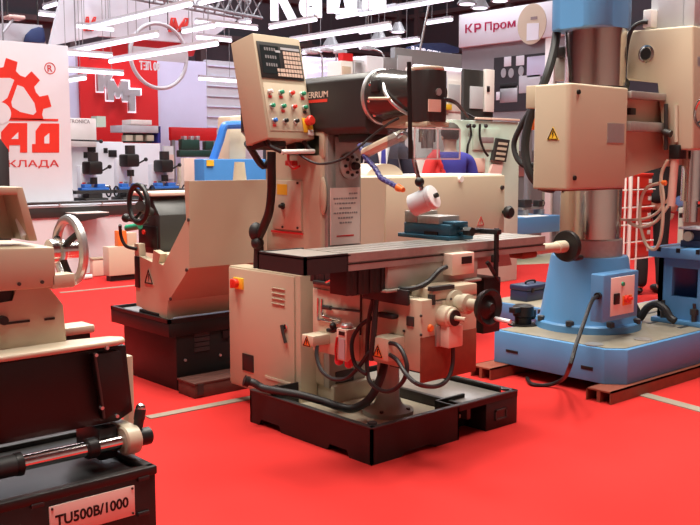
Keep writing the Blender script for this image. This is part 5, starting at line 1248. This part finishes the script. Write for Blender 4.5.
# dark blue sign
sY = PD(425, 47, 16); b = MB(); b.prism([(v.x, v.z) for v in (PY(*p, sY.y) for p in ((409, 55), (409, 47), (425, 43), (445, 43), (459, 48), (459, 53), (430, 54)))], 'y', sY.y, sY.y+.08); sg_ = b.build('dark_blue_sign', 'dark_blue'); tag(sg_, 'dark blue hanging sign with white letters left of the red lettered sign', 'sign'); sg_['_o'] = tuple(sg_.location)
p = PY(411, 50.5, sY.y-.01); e = PY(440, 50.5, sY.y-.01); text('lettering', 'Я ВОВ СИТИ', p, (1, 0, -.06), (0, 0, 1), e.x-p.x, .075, 'glow', sg_, .01, .02)
# ladder-like pole in front
pa, pb = PD(420, 50, 13.9), PD(431, -6, 13.9); pb = pa+(pb-pa)*((9.5-pa.z)/(pb.z-pa.z)); b = MB(); b.cyl(pa, pb, .016); o = b.build('slanting_pole', 'alu'); tag(o, 'thin slanting grey pole leaning up to the ceiling above the mill motor', 'pole')
# red lettered sign (faces left) and poster wall
SXX = PD(503, 30, 17.0).x
def sx(px, py, dx=0): return PX(px, py, SXX-dx)
a = sx(459, 16); q = sx(549, 0); zt_ = (a.z+q.z)/2; zb3 = (sx(459, 48).z+sx(549, 36.5).z)/2
sgn = Bx(SXX, SXX+.25, q.y-.3, a.y, zb3, zt_, .006).build('overhead_sign', 'board'); tag(sgn, 'white overhead sign with crimson Cyrillic lettering and a pale oval picture', 'sign'); sgn['_o'] = tuple(sgn.location)
def spoly(k, d0, d1, m, par=sgn): return MB().prism([(sx(*p).y, sx(*p).z) for p in k], 'x', SXX-d1, SXX-d0).build('lettering' if d0 == 0 else 'letter_opening', m, par)
pl_p = spoly(((474.5, 32.6), (474.5, 23.8), (479.8, 23.2), (481.2, 24.4), (481.2, 27.6), (479.6, 29), (476.4, 29.4), (476.4, 32.4)), 0, .008, 'crimson')
spoly(((476.4, 25.2), (479, 24.9), (479.4, 25.5), (479.4, 26.9), (479, 27.4), (476.4, 27.7)), .002, .012, 'board', pl_p)
for s_, x0, x1, yb, yt in (('К', 465.5, 472.5, 33.3, 24.5), ('Пром', 485, 515.5, 29.7, 20.6)):
    p = sx(x0, yb); e = sx(x1, yb); text('lettering', s_, (SXX-.003, p.y, sx(466, 33.3).z-(.045 if s_ == 'Пром' else 0)), (0, -1, 0), (0, 0, 1), p.y-e.y, (sx(x0, yt).z-p.z)*(1.18 if s_ == 'Пром' else 1), 'crimson', sgn, .006, .012)
c = sx(532, 24); b = MB(); b.prism([(c.y+.31*math.cos(t), c.z+.35*math.sin(t)) for t in [2*math.pi*i/32 for i in range(32)]], 'x', SXX-.01, SXX); o = b.build('oval_picture', 'cream_light', sgn)
b = MB(); b.prism([(c.y+.1, c.z-.28), (c.y-.16, c.z-.28), (c.y-.16, c.z+.0), (c.y+.1, c.z+.02)], 'x', SXX-.016, SXX-.01); b.build('picture_white_block', 'board', o)
b = MB(); b.box(SXX-.016, SXX-.01, c.y-.12, c.y+.02, c.z+.07, c.z+.12); b.build('picture_dark_mark', 'ink', o)
for y in (a.y-.3, q.y-.1): MB().cyl((SXX+.1, y, zt_), (SXX+.1, y, 9.5), .012, seg=6).build('suspension_wire', 'dark', sgn)
# poster wall under the sign
PXX = SXX+.1
def pxp(px, py, dx=0): return PX(px, py, PXX-dx)
a = pxp(462, 50); q = pxp(575, 38); zb4 = 0
pw = Bx(PXX, PXX+.1, q.y, a.y, 0, zb3-.0).build('poster_wall', 'mgrey'); tag(pw, 'dark grey wall with a printed kitchenware photo under the red lettered sign', 'wall panel'); pw['_o'] = tuple(pw.location)
M['poster_dark'] = mat('printed_dark_photo', (.03, .028, .032), .4)
a = pxp(494, 58, .012); q = pxp(547, 122, .012); a2 = pxp(494, 112, .012)
Bx(PXX-.012, PXX, q.y, a.y, a2.z, a.z).build('printed_photo', 'poster_dark', pw)
for i, (x0, y0, x1, y1, m) in enumerate(((500, 87, 517, 102, 'alu'), (500, 84, 517, 88, 'black'), (519, 76, 540, 92, 'lgrey'), (504, 57, 511, 66, 'board'), (516, 56, 524, 65, 'board'), (527, 57, 545, 76, 'lilac'), (496, 92, 501, 100, 'board'))):
    a = pxp(x0, y0, .02); q = pxp(x1, y1, .02); Bx(PXX-.02, PXX-.012, q.y, a.y, q.z, a.z, .004).build('printed_pot' if i < 3 else 'printed_jar', m, pw)
for x, y in ((503.5, 73), (511, 73), (521, 71)):
    c = pxp(x, y, .018); b = MB(); b.prism([(c.y+.06*math.cos(t), c.z+.085*math.sin(t)) for t in [2*math.pi*i/24 for i in range(24)]], 'x', PXX-.02, PXX-.012); b.build('printed_lid', 'alu', pw)
c0, c1 = pxp(551, 45, .05), pxp(554, 120, .05); Bx(PXX-.06, PXX, pxp(556, 60).y, pxp(547, 60).y, 0, zb3, .004).build('white_post', 'topwhite', pw)
# mint machine with leaflets
mm = cabinet_('mint_green_machine', 'pale green machine cabinet with hanging black cables behind the white headstock', 'machine', 452, 520, 121, 11.0, 'mint', [('door_panel', (474, 128), (500, 150), 'mint', .02), ('door_print', (480, 137), (494, 143), 'ink', .024), ('lower_panel', (460, 158), (485, 172), 'beige_plate', .015), ('beige_top_ledge', (476, 117), (520, 121), 'beige_plate', .03)], .12)
Ym = PD(486, 120, 11.0).y-.05
for pts in (((470, 124), (471, 135), (468, 145), (467, 155)), ((480, 124), (480, 138), (484, 150), (488, 156)), ((442, 100), (455, 103), (464, 112), (474, 118))):
    MB().tube([PY(*p, Ym) for p in pts], .015, 6).build('cable', 'black', mm)
for x in (468, 474, 486): 
    q = PY(x, 126, Ym); MB().ball(q, .025, 8).build('cable_plug', 'black', mm)
b = MB(); b.prism([(v.x, v.z) for v in (PY(*p, Ym) for p in ((497, 138), (510, 140), (506, 162), (493, 160)))], 'y', Ym, Ym+.045); o = b.build('dark_poster', 'dark'); tag(o, 'dark leaflet tilted on the pale green machine cabinet', 'leaflet'); o['_o'] = tuple(o.location)
b = MB()
for k in range(4): b.prism([(v.x, v.z) for v in (PY(*p, Ym-.005) for p in ((499-k, 142+k*5), (508-k, 143+k*5), (507.3-k, 145.5+k*5), (498.3-k, 144.5+k*5)))], 'y', Ym-.005, Ym)
b.build('printed_picture', 'cream_old', o)
b = MB(); b.prism([(v.x, v.z) for v in (PY(*p, Ym+.02) for p in ((493, 164), (503, 165), (501, 176), (489, 175)))], 'y', Ym+.02, Ym+.05); o = b.build('pink_sheet', 'sticker'); tag(o, 'pinkish paper sheet below the dark leaflet on the pale green cabinet', 'leaflet')
for nm, m, p, e, lab in (('orange_brochure_rack', 'orange', (529, 118), (535, 130), 'small orange brochure rack left of the drill hoses'), ('grey_machine', 'alu', (510, 150), (545, 176), 'grey machine body behind the black drill hoses')):
    Y = PD(520, 130, 15.2 if m == 'alu' else 14.6).y; a = PY(*p, Y); q = PY(*e, Y)
    r = thing(nm, lab, nm.split('_')[-1], ((a.x+q.x)/2, Y+.05, 0)); Bx(a.x, q.x, Y, Y+.12, q.z, a.z, .01).build('upper_body', m, r); Bx(a.x+.03, q.x-.03, Y+.02, Y+.1, 0, q.z, .01).build('lower_body', 'mgrey', r)
# blue bench with paper and small dark lathe
bY = PD(533, 230, 13.6).y
bc = thing('blue_bench', 'low blue bench top behind the right end of the milling table', 'bench', (PY(533, 230, bY).x, bY+.3, 0))
a = PY(505, 219, bY); q = PY(562, 231, bY); Bx(a.x, q.x, bY, bY+.7, q.z, a.z, .006).build('bench_top', 'blue', bc)
for x in (a.x+.08, q.x-.08):
    for y in (bY+.06, bY+.64): Bx(x-.03, x+.03, y-.03, y+.03, 0, q.z).build('leg', 'mgrey', bc)
bz_ = a.z
c = PY(534, 219, bY+.1); b = MB(); b.prism([(c.x-.3, bY+.02), (c.x+.24, bY+.01), (c.x+.36, bY+.3), (c.x-.2, bY+.34)], 'z', bz_, bz_+.004); tag(b.build('paper_sheet', 'paper'), 'white paper sheet lying on the blue bench', 'paper')
c = PY(533, 214, bY+.34)
dl = thing('small_dark_lathe', 'small dark bench lathe on the blue bench beside the drill column', 'bench lathe', (c.x, bY+.38, bz_))
for x in (-.2, .2): Bx(c.x+x-.04, c.x+x+.04, bY+.3, bY+.46, bz_, bz_+.08, .006).build('foot', 'mgrey', dl)
Bx(c.x-.27, c.x+.26, bY+.33, bY+.43, bz_+.08, bz_+.12, .006).build('bed', 'iron', dl)
Bx(c.x-.25, c.x-.08, bY+.3, bY+.46, bz_+.12, bz_+.24, .012).build('headstock', 'dark', dl); Bx(c.x+.12, c.x+.22, bY+.32, bY+.44, bz_+.12, bz_+.22, .012).build('tailstock', 'dark', dl)
MB().cyl((c.x-.08, bY+.38, bz_+.18), (c.x-.03, bY+.38, bz_+.18), .05).build('chuck', 'steel', dl)
b = MB(); b.ring((c.x+.27, bY+.38, bz_+.17), (1, 0, 0), .05, .008, 6, 20); b.cyl((c.x+.2, bY+.38, bz_+.17), (c.x+.27, bY+.38, bz_+.17), .012); b.build('handwheel', 'black', dl)
gb_ = thing('grey_blue_tool_stand', 'grey stand with a bright blue tray between white headstock and drill hoses', 'tool stand', (PY(522, 190, bY+1.4).x, bY+1.5, 0))
a = PY(506, 190, bY+1.4); q = PY(530, 205, bY+1.4); 
Bx(a.x, q.x, bY+1.4, bY+1.55, 0, q.z+.05, .01).build('stand_body', 'mint', gb_); pybox(MB(), (506, 181), (520, 187), bY+1.38, .12, .01).build('blue_tray', 'blue_vivid', gb_); pybox(MB(), (508, 187), (518, 193), bY+1.45, .2, .01).build('dark_fitting', 'dark', gb_)
pybox(MB(), (528, 190), (545, 207), bY+1.3, .2, .02).build('pale_cover', 'mint', gb_)
# ------------------------------------------------------------------ right: wire rack with red crates
RD_ = PD(633, 230, 9.3); rY = RD_.y
a = PY(617, 262, rY); q = PY(650, 262, rY); fz = 0
rk = thing('wire_rack', 'white wire rack with thick pole holding red crates behind the drill column', 'rack', ((a.x+q.x)/2, rY+.15, 0))
x0_, x1_ = a.x, q.x; ztp = PY(630, 172, rY).z
pole = PY(629, 230, rY-.03).x
MB().cyl((pole, rY-.03, 0), (pole, rY-.03, ztp), .021).build('pole', 'topwhite', rk)
for px_ in (634, 621.5):
    xx = PY(px_, 230, rY).x; MB().cyl((xx, rY-.03, .02), (xx, rY-.03, ztp-.05), .01, seg=8).build('upright_wire', 'topwhite', rk)
for y in (rY+.35,):
    for xx in (x0_, x1_): MB().cyl((xx, y, 0), (xx, y, ztp-.1), .012, seg=8).build('rear_post', 'topwhite', rk)
shz = [PY(633, yy, rY).z for yy in (258, 241, 223.5, 206.5, 189)]
for z in shz:
    b = MB()
    for y in [rY-.03+.055*i for i in range(8)]: b.cyl((x0_, y, z-.008), (x1_, y, z-.008), .006, seg=6)
    for xx in (x0_, x1_): b.cyl((xx, rY-.03, z-.008), (xx, rY+.36, z-.008), .006, seg=6)
    b.build('wire_shelf', 'topwhite', rk)
def crate(z, dx, h, lab):
    r = thing('plastic_crate', lab, 'crate', ((x0_+x1_)/2+dx, rY+.16, z), 'red plastic crates on the wire rack')
    xa, xb = x0_+.02+dx, x1_-.02+dx; ya, yb_ = rY-.005, rY+.33
    b = MB(); b.box(xa, xb, ya, ya+.012, z, z+h, .003); b.box(xa, xb, yb_-.012, yb_, z, z+h, .003); b.box(xa, xa+.012, ya, yb_, z, z+h, .003); b.box(xb-.012, xb, ya, yb_, z, z+h, .003); b.box(xa, xb, ya, yb_, z, z+.01); b.build('crate_body', 'red', r)
    b = MB(); b.box(xa-.008, xb+.008, ya-.01, ya, z+h-.025, z+h, .003); b.box(xa-.01, xa, ya, yb_, z+h-.025, z+h, .003); b.build('crate_rim', 'red', r)
    b = MB(); b.box(xb-.07, xb-.01, ya-.004, ya, z+h*.35, z+h*.62, .001); b.build('paper_tag', 'paper', r)
for i, (z, lab) in enumerate(zip(shz, ('lowest red plastic crate on the white wire rack', 'second red plastic crate from the bottom of the wire rack', 'middle red plastic crate on the white wire rack', 'second red plastic crate from the top of the wire rack', 'topmost red plastic crate on the white wire rack'))):
    crate(z, [0, 0, .0, .0, 0][i], .155, lab)
# right edge background machine
eY = PD(690, 210, 9.0).y
em = thing('dark_press', 'dark green and beige machine with a bright steel roller at the right frame edge', 'machine', (PY(700, 210, eY).x, eY+.3, 0))
a = PY(684, 208, eY); q = PY(735, 250, eY); Bx(a.x, q.x, eY, eY+.06, 0, a.z, .01).build('lower_body', 'cast', em)
pybox(MB(), (681, 213), (692, 217), eY-.01, .02).build('slot', 'black', em)
b = MB(); b.box(a.x+.1, q.x, eY+.02, eY+.09, a.z, PY(690, 163, eY).z, .01); b.build('rear_body', 'dgreen', em)
c = PY(680, 201, eY-.04); b = MB(); b.cyl((c.x, eY-.04, c.z), (q.x, eY-.04, c.z), .05, seg=24); b.build('roller', 'chrome', em)
# beige machine box and bin near the white lathe
mY = PZ(120, 281, 0).y
a = PY(109.5, 280, mY); q = PY(140, 281, mY); zt_ = PY(112, 247, mY).z
mb_ = thing('beige_cabinet', 'low beige cabinet on the carpet left of the white lathe', 'cabinet', ((a.x+q.x)/2, mY+.3, 0))
Bx(a.x, q.x+.3, mY, mY+.16, .07, zt_, .008).build('cabinet_body', 'cream_light', mb_)
Bx(a.x+.03, q.x+.25, mY+.03, mY+.14, 0, .07).build('plinth', 'black', mb_)
pybox(MB(), (118, 231), (127, 247), mY+.02, .1, .006).build('orange_unit', 'orange', mb_); mb2 = pybox(MB(), (127, 233), (137, 248), mY+.03, .1, .006).build('small_box', 'cream_light', mb_)
wbY = PZ(100, 276, 0).y; a = PY(93, 275, wbY); q = PY(108, 275, wbY); zt_ = PY(98, 258, wbY).z
wb = thing('waste_bin', 'small beige lidded bin beside the low beige cabinet', 'bin', ((a.x+q.x)/2, wbY+.1, 0))
Bx(a.x, q.x, wbY, wbY+.1, 0, zt_-.02, .015).build('bin_body', 'beige_plate', wb); Bx(a.x-.01, q.x+.01, wbY-.01, wbY+.11, zt_-.02, zt_+.005, .008).build('bin_lid', 'cream', wb)
b = MB(); b.cyl(PZ(84, 277, .03), PZ(92, 276.5, .03), .03); tag(b.build('paper_tube', 'paper'), 'white rolled paper tube on the carpet behind the silver handwheel', 'paper tube')
# ================================================================== LIGHT AND CAMERA
def area(name, loc, target, size, power, col=(1, .97, .92)):
    l = bpy.data.lights.new(name, 'AREA'); l.energy = power; l.size = size; l.color = col
    o = bpy.data.objects.new(name, l); COL.objects.link(o); o.location = loc
    d = Vector(target)-Vector(loc); o.rotation_euler = d.to_track_quat('-Z', 'Y').to_euler(); return o
def lamp(x, y, z, power, size, spread, col): 
    o = area('hall_lamp', (x, y, z), (x, y, 0), size, power, col); o.data.spread = R(spread)
WARM = (1, .95, .85)
for x, y in ((0.5, 1.5), (3.4, 4.2), (5.5, 2.2), (1.0, 5.0), (6.2, 5.6), (3.6, 7.6), (9.5, 4.0)):
    lamp(x, y, 7.5, 215, 1.6, 135, WARM)
for x, y in ((3.5, 12.), (8, 12), (13, 11), (18, 9), (8, 18), (14, 17)):
    lamp(x, y, 6.6, 260, 2.0, 160, (.93, .94, 1))
for x, y, tx, ty in ((8, 19, 8, 25), (16, 19, 16, 25), (20, 15, 25, 15), (20, 7, 25, 7)):
    area('wall_fill', (x, y, 8.6), (tx, ty, 5.5), .6, 60, (.93, .94, 1))  # added fill that brightens the dark far walls, no fixture there
w = bpy.data.worlds.new('hall'); SC.world = w; w.use_nodes = True
w.node_tree.nodes['Background'].inputs[0].default_value = (.85, .88, 1, 1)
w.node_tree.nodes['Background'].inputs[1].default_value = .06
cam = bpy.data.cameras.new('camera'); co = bpy.data.objects.new('camera', cam); COL.objects.link(co)
co.location = ORG; cam.sensor_width = 36; cam.lens = 36*F/700; cam.clip_end = 200; cam.clip_start = .05
co.rotation_euler = (math.pi/2-PITCH, 0, -YAW)
SC.camera = co
SC.view_settings.view_transform = 'Standard'; SC.view_settings.look = 'None'; SC.view_settings.gamma = 1
SC.view_settings.exposure = 0.0
for o in bpy.data.objects:
    if '_o' in o: del o['_o']
